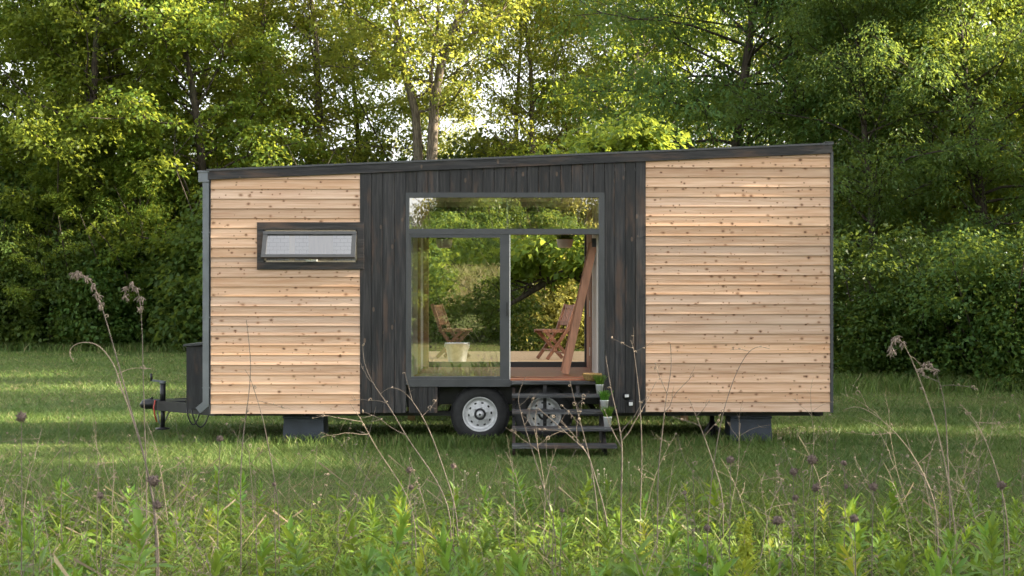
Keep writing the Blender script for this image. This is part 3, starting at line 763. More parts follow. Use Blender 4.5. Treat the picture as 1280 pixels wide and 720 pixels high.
def limbs(mb, start, r, d, L, rg, sprays, up, sub=4, sp_r=.75, first=.3):
    pts = curve(start, d, L, 7, rg, up); mb.tube(pts, np.linspace(r, r * .2, 7), 5, False)
    for t in np.linspace(first, 1, 4): i = t * 6; a = int(min(i, 5)); sprays.append((pts[a] + (pts[a + 1] - pts[a]) * (i - a), sp_r * rg.uniform(.7, 1.2)))
    for k in range(sub):
        t = rg.uniform(.3, .95); i = int(t * 6); base = pts[i]; dd = unit(pts[min(i + 1, 6)] - pts[max(i - 1, 0)])
        s = unit(np.cross(dd, [0, 0, 1.0])) * (1 if k % 2 else -1); d2 = unit(dd * .6 + s * rg.uniform(.5, 1.1) + np.array([0, 0, rg.uniform(-.1, .5)]))
        q = curve(base, d2, L * rg.uniform(.25, .5), 5, rg, up * .6); mb.tube(q, np.linspace(r * .38, r * .1, 5), 4, False)
        for j in (2, 3, 4): sprays.append((q[j] + rg.normal(0, .15, 3), sp_r * rg.uniform(.6, 1.1)))
    return pts

def tree(name, label, cat, seed, H, r0, zb, R, nl, per, L, W, droop, leaf, bk, loc, group, lean=0.05, sp_r=.75, trunks=None, upl=.05, sub=4, zmin=-9):
    rg = np.random.default_rng(seed); T = thing(name, label, cat, loc, group); mb = MB(); sprays = []
    tr = trunks or [(curve((0, 0, -.1), (lean, rg.normal(0, .03), 1), H, 11, rg, .02, .05), r0)]
    for pts, rr in tr:
        pts = np.array(pts); m = len(pts); mb.tube(pts, rr * (np.linspace(1, .12, m) ** .9) * np.where(np.arange(m) == 0, 1.3, 1), 9, False)
    for i in range(nl):
        pts, rr = tr[i % len(tr)]; pts = np.array(pts); m = len(pts)
        t = zb + (.98 - zb) * ((i + rg.random()) / nl); k = t * (m - 1); a = int(min(k, m - 2)); st = pts[a] + (pts[a + 1] - pts[a]) * (k - a)
        az = i * 2.4 + rg.normal(0, .3); u = (t - zb) / (1 - zb); prof = .55 + .45 * math.sin(PI * min(1, u * .8 + .2)); el = math.radians(5 + 55 * u)
        d = (math.cos(az) * math.cos(el), math.sin(az) * math.cos(el), math.sin(el))
        limbs(mb, st, max(.02, rr * .38 * (1 - t * .8)), d, R * prof * rg.uniform(.7, 1.15), rg, sprays, upl - droop * .05, sub, sp_r)
    mb.build('trunk', bk, T, True)
    sprays = [q for q in sprays if q[0][2] > zmin and rg.random() < .78]
    C = np.array([s[0] for s in sprays]); Rr = np.array([s[1] for s in sprays])
    leaves('crown', C, Rr, per, L, W, droop, leaf, T, rg)
    return T

def shrub(name, label, cat, seed, H, R, ns, per, L, W, leaf, loc, group, droop=.3):
    rg = np.random.default_rng(seed); T = thing(name, label, cat, loc, group); mb = MB(); sp = []
    for k in range(9):
        a = k * 2.4; mb.tube(curve((.2 * math.cos(a), .2 * math.sin(a), -.05), (.5 * math.cos(a), .5 * math.sin(a), 1), H * rg.uniform(.7, 1.3), 6, rg, .03, .12), np.linspace(.035, .01, 6), 5, False)
    mb.build('stem', M['darkbark'], T, True)
    # lumpy dome made of a dozen shoulders, reaching the ground
    lobes = [(np.array([R * .55 * math.cos(a), R * .55 * math.sin(a), 0]), H * rg.uniform(.55, 1.0), R * rg.uniform(.4, .62)) for a in np.arange(8) * .8 + rg.normal(0, .2, 8)] + [(np.zeros(3), H, R * .6)]
    for i in range(ns):
        c, h, r = lobes[i % len(lobes)]; a = rg.uniform(0, 2 * PI); u = rg.random() ** .8; q = math.sqrt(max(0, 1 - (u ** 2.2))) * rg.uniform(.72, 1.05)
        sp.append((c + np.array([math.cos(a) * q * r, math.sin(a) * q * r, .12 + u * h * rg.uniform(.92, 1.0)]), rg.uniform(.28, .6) * min(1, R / 2)))
    leaves('foliage', np.array([s[0] for s in sp]), np.array([s[1] for s in sp]), per, L, W, droop, leaf, T, rg, .6)
    return T

def at(px, d, z=0): return (PX(px, d), d - CAMD, z)

G1 = 'woodland trees behind the house'; G2 = 'shrubs along the edge of the wood'
# three kinds from seeds of their own, then copies
mapleA = tree('maple_tree', 'bushy maple at the left edge of the wood', 'tree', 11, 17, .24, .14, 4.6, 40, 66, .175, .125, .35, M['leaf_maple'], M['darkbark'], at(28, 47), G1)
mapleB = tree('maple_tree', 'tall maple with a dark leaning trunk above the left bushes', 'tree', 12, 18, .22, .16, 4.4, 38, 60, .17, .12, .35, M['leaf_maple'], M['darkbark'], at(112, 45), G1, lean=-.06)
openA = tree('ash_tree', 'light yellow-green open tree above the left siding', 'tree', 13, 18, .2, .22, 4.6, 30, 50, .165, .105, .35, M['leaf_open'], M['bark'], at(330, 49), G1, sp_r=.8)
openB = tree('ash_tree', 'airy tree with a thin grey trunk right of the sky gap', 'tree', 14, 17, .19, .25, 4.2, 28, 50, .165, .105, .4, M['leaf_maple'], M['bark'], at(755, 46), G1)
locA = tree('locust_tree', 'dense dark drooping tree over the right siding', 'tree', 15, 14, .24, .2, 4.9, 46, 88, .145, .068, .8, M['leaf_locust'], M['darkbark'], at(905, 36), G1, sp_r=.8)
slimA = tree('elm_tree', 'elm with a dark leaning trunk right of the house', 'tree', 16, 16, .2, .2, 4.2, 36, 52, .17, .11, .4, M['leaf_maple'], M['darkbark'], at(1165, 36.5), G1, lean=-.14)
# forked tree behind the roof, trunks laid out as they grow
d0 = 45.0; base = np.array(at(531, d0))
def tk(pts, dy=0): return [P(x, y, d0) - base + np.array([0, dy * i, 0]) for i, (x, y) in enumerate(pts)]
fk = [(tk([(524, 438), (522, 300), (522, 195), (519, 140), (506, 92), (497, 45), (490, 0), (480, -60), (474, -130)], .08), .21),
      (tk([(537, 438), (537, 300), (540, 195), (543, 130), (552, 80), (566, 40), (584, 0), (600, -60), (612, -130)], -.05), .24),
      (tk([(540, 200), (540, 150), (538, 90), (546, 30), (548, -30), (552, -120)], .12), .11)]
forked = tree('forked_tree', 'tall tree with two grey forked trunks rising behind the roof', 'tree', 17, 17, .22, .36, 4.4, 34, 44, .16, .105, .35, M['leaf_open'], M['bark'], tuple(base), G1, trunks=fk, sp_r=.75)
# the tree whose arched limb shows through the open door
d1 = 27.0; b1 = np.array(at(752, d1))
def tk1(pts): return [P(x, y, d1) - b1 for x, y in pts]
arch = [(tk1([(752, 475), (751, 400), (745, 365), (733, 351), (717, 341), (698, 344), (680, 354), (660, 367), (640, 379), (622, 389)]), .17), (tk1([(751, 470), (752, 400), (757, 320), (760, 250), (765, 205)]), .16)]
T = tree('arched_tree', 'small tree whose dark arched limb crosses the open doorway', 'tree', 18, 6, .16, .45, 1.9, 26, 46, .15, .11, .4, M['leaf_maple'], M['darkbark'], tuple(b1), G1, trunks=arch, sp_r=.45, zmin=2.35)

for (src, px, d, rz, s, lab) in (
    (mapleB, -75, 46, 1.0, 1.0, 'maple cut by the left edge of the frame'),
    (mapleA, 185, 48, 2.2, 1.05, 'full maple standing behind the left bushes near the gutter'),
    (openB, 222, 50, .7, 1.1, 'thin straight trunked tree left of the gutter corner'),
    (mapleA, 268, 46, 4.0, .92, 'broad maple directly above the gutter corner'),
    (openA, 420, 50, 2.0, 1.0, 'pale open tree left of the forked trunks'),
    (mapleB, 452, 52, 3.0, .85, 'darker tree low between the pale trees'),
    (openA, 625, 53, 4.1, .86, 'sunlit tree between the forked trunks and the sky gap'),
    (openA, 668, 49, 2.7, .85, 'leafy tree filling the gap right of the forked trunks'), (openB, 728, 51, 1.7, .8, 'small tree left of the thin grey trunk'),
    (openB, 700, 55, 5.0, .62, 'short tree under the sky gap above the roof'),
    (openA, 820, 52, 1.1, 1.0, 'yellow-green tree behind the drooping dark tree'),
    (locA, 1005, 37, 2.0, 1.05, 'drooping dark tree above the right end of the roof'),
    (slimA, 832, 47, 2.6, .85, 'green tree standing left of the drooping dark pair'),
    (openB, 1092, 50, 3.3, 1.1, 'sunlit tree just right of the house end'),
    (slimA, 1262, 35.5, 3.8, 1.1, 'tall dark tree at the right edge of the frame'),
    (mapleB, 1215, 38, 5.1, 1.0, 'maple behind the right edge bushes'),
    (locA, 1335, 37, 4.4, 1.1, 'dark tree partly outside the right edge of the frame'),
): dup(src, at(px, d), rz, s, lab)
for (src, px, d, rz, s) in ((mapleA, 40, 58, 1, 1.0), (openA, 140, 60, 2, .9), (mapleB, 330, 60, 3, .8), (openA, 530, 63, 4, .8), (openA, 930, 57, 5, .95), (openA, 1060, 58, .4, .9), (openA, 1180, 54, 1.4, .9), (openA, 1290, 52, 2.4, .95)):
    dup(src, at(px, d), rz, s, 'tree deep in the wood, glimpsed between the nearer crowns', 'trees deep in the wood')
# the wood goes on to the right of the frame and shades the lawn
for (src, x, y, rz, s) in ((mapleA, 18, 6.3, 1, .95), (locA, 25, 6.6, 5, 1.0), (mapleB, 19, -3.7, 4, .88), (mapleA, 17, -12.4, 2, 1.0), (slimA, 25, -4.2, 1, 1.0), (mapleB, 25, -10, 3, 1.0)):
    dup(src, (x, y, 0), rz, s, 'tree of the wood standing just beyond the right edge', 'trees beyond the right edge')

# shrubs
bushA = shrub('woodland_shrub', 'dark leafy shrub at the far left edge of the lawn', 'shrub', 31, 4.2, 2.3, 330, 52, .15, .105, M['leaf_dark'], at(15, 44.2), G2)
bushB = shrub('woodland_shrub', 'low dark shrub beside the right end of the house', 'shrub', 32, 3.2, 1.7, 300, 46, .105, .07, M['leaf_dark'], at(1075, 26.8), G2)
bushC = shrub('sunlit_shrub', 'pale sunlit shrub seen through the open doorway', 'shrub', 33, 2.8, 1.6, 240, 40, .12, .07, M['leaf_sun'], at(660, 43), G2); bushC.scale = (1.5,) * 3
for (src, px, d, rz, s, lab) in (
    (bushA, -50, 45, 1, 1.1, 'dark shrub cut by the left edge of the frame'), (bushA, 85, 44.6, 2, 1.05, 'dark shrub left of the tall nodding stalk'),
    (bushA, 150, 44.4, 3, .95, 'dark shrub behind the tall nodding stalk'), (bushA, 208, 44.8, 4, 1.1, 'dark shrub left of the storage box'),
    (bushA, 270, 45, 5, 1.0, 'dark shrub behind the gutter downpipe'), (bushA, 50, 47, .6, 1.6, 'tall dark shrub mass behind the left row'), (bushA, 130, 48, 1.7, 1.7, 'taller dark shrub mass behind the middle of the left row'), (bushA, 230, 48, 2.8, 1.6, 'tall dark shrub mass above the storage box'), (bushA, -30, 48, 2.2, 1.7, 'tall shrub mass at the frame edge behind the left row'),
    (bushB, 1135, 26.0, 1.2, .8, 'dark shrub behind the nodding grass stalk on the right'), (bushB, 1190, 26.6, 2.6, .95, 'dark shrub between two shrubs at the right lawn edge'),
    (bushB, 1245, 25.0, 3.7, .95, 'leafy shrub low at the right edge of the lawn'), (bushB, 1305, 25.4, 5, 1.0, 'shrub cut by the right edge of the frame'),
    (locA, 1096, 31.5, 2, .66, 'drooping dark tree close behind the house end'), (slimA, 1158, 33, .5, .7, 'slender tree between the two drooping right hand trees'), (locA, 1240, 31, 3, .70, 'drooping tree low at the right edge'), (openB, 1112, 36, 1, .6, 'airy tree lit behind the house end'),
    (mapleA, 62, 43.5, 1, .40, 'young maple in front of the dark left shrubs'), (mapleB, 175, 43.8, 2, .42, 'young maple before the dark shrubs left of the storage box'),
    (bushC, 716, 43.5, 2, 1.35, 'pale sunlit shrub behind the folding chair'), (bushC, 615, 43, 4, 1.6, 'pale sunlit shrub behind the door sash'), (bushC, 690, 45.5, 1.5, 1.8, 'pale sunlit shrub farthest behind the doorway'), (bushA, 585, 51, 2.2, 2.0, 'tall leafy shrub showing above the roof right of the forked trunks'), (bushA, 478, 51, 3.9, 1.9, 'tall leafy shrub showing above the roof left of the forked trunks'), (bushA, 655, 52, 5.2, 1.9, 'tall leafy shrub above the roof under the sky gap'), (bushA, 330, 43, .5, 1.4, 'added unseen shrub behind the left siding, shading the left bushes'), (bushA, 480, 43, 1.5, 1.46, 'added unseen shrub behind the left part of the house, for shade'), (bushA, 528, 43, 2.5, 1.3, 'added unseen shrub behind the charred boards, for shade'), (bushB, 575, 30, 1, 1.0, 'dark green shrub seen through the left glass panel'), (bushB, 535, 31, 3, 1.1, 'dark green shrub at the left side of the glass panel'),  # large shrubs hidden by the house are added to shade the left bushes
): dup(src, at(px, d), rz, s, lab)
for (x, y, rz, sc) in ((18, 14.3, 2, (2.0, 1.3, 2.4)), (13.6, -4.6, 1, (1.3, 1.1, 1.2)), (13.8, -1.4, 3, (1.3, 1.2, 1.4)), (14.6, 4.7, 4, (1.3, 1.2, 1.4)), (13.2, -10.5, 5, (.8, .8, .6))):
    dup(bushA, (x, y, 0), rz, sc, 'added unseen shrub beyond the right edge, blocking low sun', 'added shade shrubs beyond the right edge')  # unseen shrubs added to stop sun leaking onto lawn and right bushes
# hedge and trees across the hay field behind the viewer, mirrored in the glass
for i in range(7):
    x = -10 + i * 3.4 + rng.normal(0, .4); y = -31 + rng.normal(0, .7); dup(bushA, (x, y, float(ground_z(y)) - .2), i, (.9, .9, rng.uniform(.5, .8)), 'shrub of the hedge mirrored in the glass door', 'hedge mirrored in the glass')
for i in range(11):
    x = -17 + i * 3.3 + rng.normal(0, .5); y = -55 + rng.normal(0, 1.0); dup(bushA, (x, y, float(ground_z(y)) - .3), i * 1.7, (1, 1, rng.uniform(.7, .95)), 'sunlit shrub at the top of the field mirrored in the glass', 'shrubs across the field mirrored in the glass')
for i in range(12):
    x = -20 + i * 3.6 + rng.normal(0, .8); y = -74 + rng.normal(0, 2.5); dup((bushA, bushC)[i % 3 == 1], (x, y, float(ground_z(y)) - .3), i * 1.3, np.array((1.1, 1.1, 1.4)) * rng.uniform(.9, 1.25) * (1, 1.5)[i % 3 == 1], 'tree across the field mirrored in the transom glass', 'trees mirrored in the glass')

for (x, y) in ((-3.6, -72), (-1.4, -69)): dup(bushA, (x, y, float(ground_z(y)) - .3), x, (1.0, 1.0, 1.4), 'tree across the field mirrored in the transom glass', 'trees mirrored in the glass')

# ------------------------------------------------------------------ meadow plants in front
def strip_leaf(p, ax, up, L, W, bend, rg):
    """lanceolate leaf, 3 rows + tip, folded on its midrib"""
    sd = unit(np.cross(ax, up)); ts = (0, .3, .65, 1.0); ws = (.25, 1.0, .7, .04); rows = []
    for t, w in zip(ts, ws):
        c = p + ax * L * t - np.array([0, 0, 1.0]) * bend * L * t * t; rows.append([c - sd * W * w / 2 + up * W * w * .18, c, c + sd * W * w / 2 + up * W * w * .18])
    v = np.array(rows).reshape(-1, 3); f = []
    for i in range(3):
        for k in range(2): a = i * 3 + k; f.append((a, a + 1, a + 4, a + 3))
    return v, f

def shoot(name, label, cat, seed, h, nleaf, L, W, mat, loc, group, spread=1.0, topbias=1.6):
    rg = np.random.default_rng(seed); T = thing(name, label, cat, loc, group)
    st = curve((0, 0, -.03), (rg.normal(0, .08), rg.normal(0, .08), 1), h, 6, rg, .05, .05); MB().tube(st, np.linspace(.004, .0018, 6), 5, False).build('stem', M['gstem'], T, True)
    V = []; Fc = []; o = 0
    for i in range(nleaf):
        t = .12 + .88 * ((i + .5) / nleaf) ** (1 / topbias); k = t * 5; a = int(min(k, 4)); p = st[a] + (st[a + 1] - st[a]) * (k - a)
        az = i * 2.4 + rg.normal(0, .25); el = math.radians(rg.uniform(5, 35) + 45 * max(0, t - .5) * 2 * .9); ax = np.array([math.cos(az) * math.cos(el), math.sin(az) * math.cos(el), math.sin(el)])
        up = unit(np.array([-math.cos(az) * math.sin(el), -math.sin(az) * math.sin(el), math.cos(el)]))
        s = (1.0 - .45 * abs(t - .6) * 1.6) * rg.uniform(.75, 1.2)
        v, f = strip_leaf(p, ax, up, L * s * spread, W * s * 1.2, rg.uniform(.1, .55) * (1.2 - t), rg); V.append(v); Fc += [tuple(x + o for x in q) for q in f]; o += len(v)
    fast_mesh('leaves', np.concatenate(V), 4, mat, T, True, np.array(Fc))
    return T

GG = 'green shoots in the meadow strip'
protos = []
specs = [('goldenrod_shoot', 'leafy green goldenrod shoot in the front meadow strip', 'meadow plant', M['gold'], .45, 30, .140, .029), ('goldenrod_shoot', None, None, M['gold'], .58, 36, .150, .030), ('goldenrod_shoot', None, None, M['gold'], .36, 26, .145, .034),
         ('milkweed_shoot', 'broad leaved green shoot in the front meadow strip', 'meadow plant', M['gold'], .42, 22, .17, .052), ('milkweed_shoot', None, None, M['gold'], .52, 26, .17, .046), ('lime_shoot', 'lime green shoot in the front meadow strip', 'meadow plant', M['lime'], .48, 30, .12, .020)]
lab0 = cat0 = None
for i, (n_, l_, c_, m_, h_, k_, L_, W_) in enumerate(specs):
    lab0 = l_ or lab0; cat0 = c_ or cat0
    protos.append((n_, lab0, cat0, m_, h_, k_, L_, W_))
rp = np.random.default_rng(21); made = {}
def plant_at(i, x, y, s, rz, lab=None):
    n_, l_, c_, m_, h_, k_, L_, W_ = protos[i]
    grp = {'goldenrod_shoot': 'goldenrod shoots in the front meadow', 'milkweed_shoot': 'broad leaved shoots in the front meadow', 'lime_shoot': 'lime shoots in the front meadow'}[n_]
    if i not in made:
        made[i] = shoot(n_, lab or l_, c_, 50 + i, h_, k_, L_, W_, m_, (x, y, 0), grp); made[i].scale = (s,) * 3; made[i].rotation_euler.z = rz; return made[i]
    return dup(made[i], (x, y, 0), rz, s, lab or l_, grp)
cnt = 0
while cnt < 296:
    d = 5.0 + 4.9 * rp.random() ** 1.0; x = rp.uniform(-1, 1) * (.41 * d + .15); px = 640 + x * F / d
    edge = 9.4 + .5 * math.sin(x * 1.7) + (.5 if px > 950 else 0) - (.7 if 330 < px < 480 else 0)
    if d > edge or rp.random() < (d - 4.8) / 7.5 * .75: continue
    i = int(rp.choice(6, p=[.24, .22, .18, .15, .14, .07] if px < 850 else [.21, .2, .14, .13, .12, .20]))
    o = plant_at(i, x, d - CAMD, rp.uniform(.55, 1.08) * (1.1 if d < 6.6 else .85), rp.uniform(0, 6.28)); o.rotation_euler.x = rp.normal(0, .16); o.rotation_euler.y = rp.normal(0, .16); cnt += 1

# dry stalks
def stalk(name, label, cat, pts, r, loc, group=None, twigs=(), mat='stalk', plume=None, heads=(), seed=1, curls=0):
    """pts local; twigs: (t, direction, length, up); plume: fuzzy drooping end; heads: (point, radius)"""
    rg = np.random.default_rng(seed); T = thing(name, label, cat, loc, group); pts = np.array(pts, float); m = len(pts)
    r *= .78; MB().tube(pts, np.linspace(r, r * .45, m), 6, False).build('stem', M[mat], T, True)
    ends = []
    if len(twigs):
        for (t, dr, L, up) in twigs:
            tw = MB()
            k = t * (m - 1); a = int(min(k, m - 2)); st = pts[a] + (pts[a + 1] - pts[a]) * (k - a); q = curve(st, unit(np.array(dr, float)), L, 7, rg, up, .13)
            tw.tube(q, np.linspace(r * .55, r * .22, 7), 5, False); ends.append(q)
            for z in range(2):
                b = q[rg.integers(2, 6)]; s = curve(b, unit(np.array(dr, float) + rg.normal(0, .5, 3)), L * rg.uniform(.15, .35), 4, rg, up * 1.5, .2); tw.tube(s, np.linspace(r * .3, r * .15, 4), 4, False)
            tw.build('twig', M[mat], T, True)
    if curls:
        cm = MB()
        for _ in range(curls):
            q = ends[rg.integers(len(ends))] if ends and rg.random() < .7 else pts
            b = q[rg.integers(len(q) // 2, len(q))]; R = rg.uniform(.008, .02); a0 = rg.uniform(0, 6.28); ax = rg.normal(0, 1, 3)
            u = unit(np.cross(ax, [0, 0, 1.0])); w = unit(np.cross(u, ax)); th = np.linspace(0, rg.uniform(2.5, 5), 7)
            c = [b + R * (1 - .1 * i) * ((math.cos(a) - 1) * u + math.sin(a) * w) for i, a in enumerate(th)]; cm.tube(c, np.linspace(.003, .0016, 7), 4, False)
        cm.build('curled_leaves', M['pale'], T, True)
    if plume is not None:
        pl = np.array(plume, float); pm = MB(); pm.tube(pl, np.linspace(r * .5, r * .3, len(pl)), 4, False)
        for i in range(len(pl)):
            for _ in range(14):
                b = pl[i] + rg.normal(0, .006, 3); d = unit(rg.normal(0, .6, 3) + np.array([0, 0, -.8])); L = rg.uniform(.01, .035)
                pm.tube([b, b + d * L * .6, b + d * L + np.array([rg.normal(0, .006), 0, -.006])], [.002, .003, .001], 4, False)
        pm.build('plume', M['plume'], T, True)
    for (c, rr) in heads:
        hm = MB(); c = np.array(c)
        hm.lathe([(.001, -rr), (rr * .75, -rr * .6), (rr, 0), (rr * .8, rr * .6), (.001, rr)], c, n=10)
        for _ in range(46):
            d = unit(rg.normal(0, 1, 3)); hm.tube([c + d * rr * .7, c + d * rr * rg.uniform(1.15, 1.5)], [rr * .16, rr * .05], 4, False)
        hm.build('seed_head', M['head'], T, True)
    return T

def path(pl, d, dd=0):
    """px points of a hero stalk, at distance d, rooted on the ground below the first"""
    pts = [P(x, y, d + dd * i) for i, (x, y) in enumerate(pl)]
    b = pts[0].copy(); b[2] = 0
    if pts[0][2] > .05: pts = [b + np.array([rp.normal(0, .01), 0, 0])] + pts
    # round the corners
    pts = np.array(pts); k = np.arange(len(pts)); kk = np.linspace(0, len(pts) - 1, len(pts) * 3); sm = np.stack([np.interp(kk, k, pts[:, j]) for j in range(3)], 1)
    for _ in range(2): sm[1:-1] = (sm[:-2] + 2 * sm[1:-1] + sm[2:]) / 4
    return sm - b, tuple(b)

HERO = [
    # label, px path, distance, twigs [(t, dx, dz, L, up)], plume path, mat, r, curls
    ('tall nodding dry plume stalk standing before the left bushes', [(196, 640), (178, 560), (160, 500), (148, 455), (134, 405), (126, 380)], 6.4, [], [(126, 380), (122, 368), (117, 356), (108, 346), (98, 341), (92, 342)], 'stalk', .0062, 3),
    ('dry plume stalk left of the storage box, shorter than its tall neighbour', [(184, 620), (181, 540), (179, 470), (178, 420), (176, 385)], 7.4, [], [(176, 385), (175, 372), (170, 360), (164, 354), (158, 360), (157, 370)], 'stalk', .005, 2),
    ('pale stalk with a looped curling tip over the left lawn', [(198, 660), (186, 590), (165, 520), (150, 480), (143, 455), (124, 430), (104, 427), (90, 432), (86, 442), (92, 452)], 6.8, [(.35, -.5, .5, .25, .0), (.45, .6, .3, .22, -.05)], None, 'pale', .0055, 9),
    ('dark bare stalk rising over the left end siding', [(302, 690), (300, 600), (304, 540), (312, 490), (314, 450), (308, 400)], 6.6, [(.55, .3, .8, .12, .02)], None, 'stalk', .0048, 2),
    ('leaning dry stalk against the left siding with a nodding end', [(350, 640), (338, 570), (328, 520), (318, 488), (312, 470), (306, 462)], 7.2, [(.6, .7, -.1, .2, -.05)], None, 'stalk', .004, 4),
    ('arching bare stalk leaning left in front of the charred skirt', [(566, 640), (540, 590), (510, 550), (488, 510), (466, 480), (455, 455), (453, 432)], 7.6, [(.45, -.9, .25, .35, -.03), (.6, -.8, .4, .25, -.05), (.7, -.2, .8, .16, 0)], None, 'stalk', .0055, 6),
    ('curved dry stalk arching over toward the wheel from the right', [(572, 640), (556, 590), (540, 545), (528, 520), (512, 496), (500, 486), (486, 484), (476, 492)], 7.9, [(.6, -.3, .8, .18, -.03), (.5, .5, .6, .15, -.05)], None, 'stalk', .0052, 5),
    ('long straight pale stalk slanting below the left siding', [(520, 640), (498, 600), (470, 560), (452, 525), (438, 505)], 7.4, [(.8, -.9, .2, .3, -.04), (.7, -.8, 0, .3, -.04)], None, 'pale', .0048, 5),
    ('bare stalk slanting across the steps from lower right to upper left', [(695, 660), (680, 610), (664, 560), (652, 520), (646, 496), (657, 470)], 7.5, [(.62, .3, .9, .2, 0), (.75, .6, .8, .12, 0)], None, 'stalk', .005, 3),
    ('branching dry stalk leaning left across the lower treads', [(760, 650), (745, 600), (735, 565), (712, 545), (690, 525), (672, 510)], 7.9, [(.5, -.6, .8, .3, 0), (.6, -.2, 1, .3, .02), (.7, -.9, .4, .2, 0)], None, 'stalk', .0058, 10),
    ('dry stalk with curled leaves crossing the middle of the steps', [(748, 640), (738, 575), (726, 530), (718, 500), (712, 475)], 8.1, [(.6, -.8, .6, .2, -.02), (.75, .6, .8, .14, 0)], None, 'stalk', .005, 9),
    ('sturdy forked dead stalk standing right of the steps', [(776, 660), (777, 600), (778, 560), (774, 530), (764, 490), (757, 445)], 7.6, [(.55, .7, .75, .42, .0), (.6, .35, .9, .3, .03), (.5, -.4, .8, .25, .04)], None, 'stalk', .0078, 6),
    ('dead stalk with a spiky branched top in front of the charred boards', [(800, 640), (803, 570), (800, 500), (795, 460), (792, 435), (788, 425)], 7.9, [(.85, -.9, .3, .16, .02), (.8, .8, .5, .14, .02), (.9, .2, 1, .12, 0)], None, 'stalk', .005, 8),
    ('upright dry stalk at the lower left corner of the right siding', [(822, 670), (822, 590), (828, 540), (832, 500), (840, 460), (838, 430)], 7.5, [(.6, .5, .9, .3, 0), (.7, -.4, .9, .2, 0)], None, 'stalk', .0055, 5),
    ('thin stalk bent over in front of the right siding', [(884, 660), (890, 590), (902, 520), (918, 470), (934, 440), (948, 432), (962, 436)], 7.4, [(.75, -.7, .3, .12, -.05)], None, 'stalk', .0042, 3),
    ('dry twiggy stalk beside the right support box', [(905, 620), (892, 580), (880, 545), (870, 520), (862, 500)], 8.2, [(.6, .4, .9, .2, .02), (.7, -.9, .4, .2, .02), (.8, .5, .8, .15, 0)], None, 'stalk', .0052, 10),
    ('tall nodding pale stalk before the right hand shrubs', [(1196, 670), (1184, 590), (1170, 530), (1152, 480), (1138, 445), (1128, 428)], 6.8, [(.85, .5, -.2, .14, -.1), (.75, .6, .2, .12, -.08)], [(1128, 428), (1122, 422), (1116, 424), (1114, 434), (1115, 440)], 'pale', .0058, 4),
    ('drooping dry plume stalk just right of the tall pale one', [(1188, 640), (1184, 560), (1182, 510), (1176, 482), (1168, 462)], 7.2, [(.8, .7, .4, .2, -.08), (.85, -.7, .3, .12, -.1)], [(1168, 462), (1162, 456), (1156, 455), (1152, 462)], 'stalk', .005, 6),
    ('sprawling pale grass stalk arching left over the right lawn', [(1175, 640), (1150, 580), (1120, 540), (1090, 515), (1070, 507), (1056, 512)], 7.4, [(.6, -.5, .7, .3, -.06), (.7, -.2, .9, .28, -.08), (.5, -.9, .3, .3, -.05)], None, 'pale', .004, 4),
    ('dry curled weed stalk at the right edge of the frame', [(1262, 660), (1250, 600), (1236, 560), (1222, 530), (1210, 515), (1200, 505)], 7.0, [(.7, .9, .1, .2, -.06), (.6, -.6, .6, .2, -.04)], None, 'pale', .0048, 8),
]
for k, (lab, pl, d, tw, plume, mat, r, curls) in enumerate(HERO):
    pts, b = path(pl, d); t3 = [(t, (dx, rp.normal(0, .35), dz), L, up) for (t, dx, dz, L, up) in tw]
    pm = None
    if plume: pm = np.array([P(x, y, d) for x, y in plume]) - np.array(b)
    stalk('dry_stalk', lab, 'dry stalk', pts, r, b, 'tall dry stalks in the meadow', t3, mat, pm, (), 100 + k, curls)

HEADS = [
    ('dark seed head on a straight stalk at the left frame edge', (27, 720), (27, 525), 5.6, .021), ('dark round seed head on a straight stalk before the left siding', (272, 650), (275, 551), 6.6, .016),
    ('large shaggy seed head beside the tall left stalk', (198, 700), (192, 606), 5.6, .024), ('thin stalk with a small seed head below the left siding', (345, 715), (343, 607), 6.6, .010),
    ('dark seed head on the tallest straight stalk before the right support box', (911, 720), (913, 578), 6.2, .018), ('large dark seed head right of the support box', (1018, 690), (1015, 579), 6.3, .024),
    ('dark seed head just left of the large one', (990, 700), (992, 593), 6.4, .019), ('seed head right of the large dark one', (1055, 680), (1055, 581), 6.8, .014), ('round seed head above the lime shoots', (1090, 700), (1092, 612), 6.2, .019),
    ('ragged seed head low among green shoots at right', (975, 720), (972, 655), 5.8, .022), ('small low seed head right of the ragged one', (1070, 720), (1068, 652), 5.9, .019), ('low seed head at the foot of the straight stalk', (884, 720), (884, 663), 5.7, .015),
    ('seed head on a short stalk below the wheel', (566, 650), (567, 585), 7.8, .016), ('pair of stacked seed heads left of the wheel', (516, 660), (512, 590), 7.4, .017), ('low seed head at the far left meadow', (125, 720), (125, 622), 5.9, .015),
    ('low bent seed head in the right corner', (1255, 715), (1252, 610), 6.1, .02), ('small seed head behind the lime spike', (860, 690), (856, 618), 6.8, .012), ('small seed head in the middle lawn edge', (700, 700), (703, 640), 6.6, .011),
]
for k, (lab, a, b, d, r) in enumerate(HEADS):
    pts, base = path([a, ((a[0] + b[0]) / 2 + rp.normal(0, 1.5), (a[1] + b[1]) / 2), b], d); tp = pts[-1] + np.array([0, 0, r * .7])
    hs = [(tp, r)] + ([(pts[-3] + np.array([r * .5, 0, 0]), r * .8)] if 'pair' in lab or 'large' in lab else [])
    stalk('seed_head_stalk', lab, 'seed head', pts, .0042, base, 'seed heads standing in the meadow', [(.6, (rp.normal(0, .6), rp.normal(0, .6), .7), .08, 0)] if k % 2 else [], 'stalk', None, hs, 200 + k)

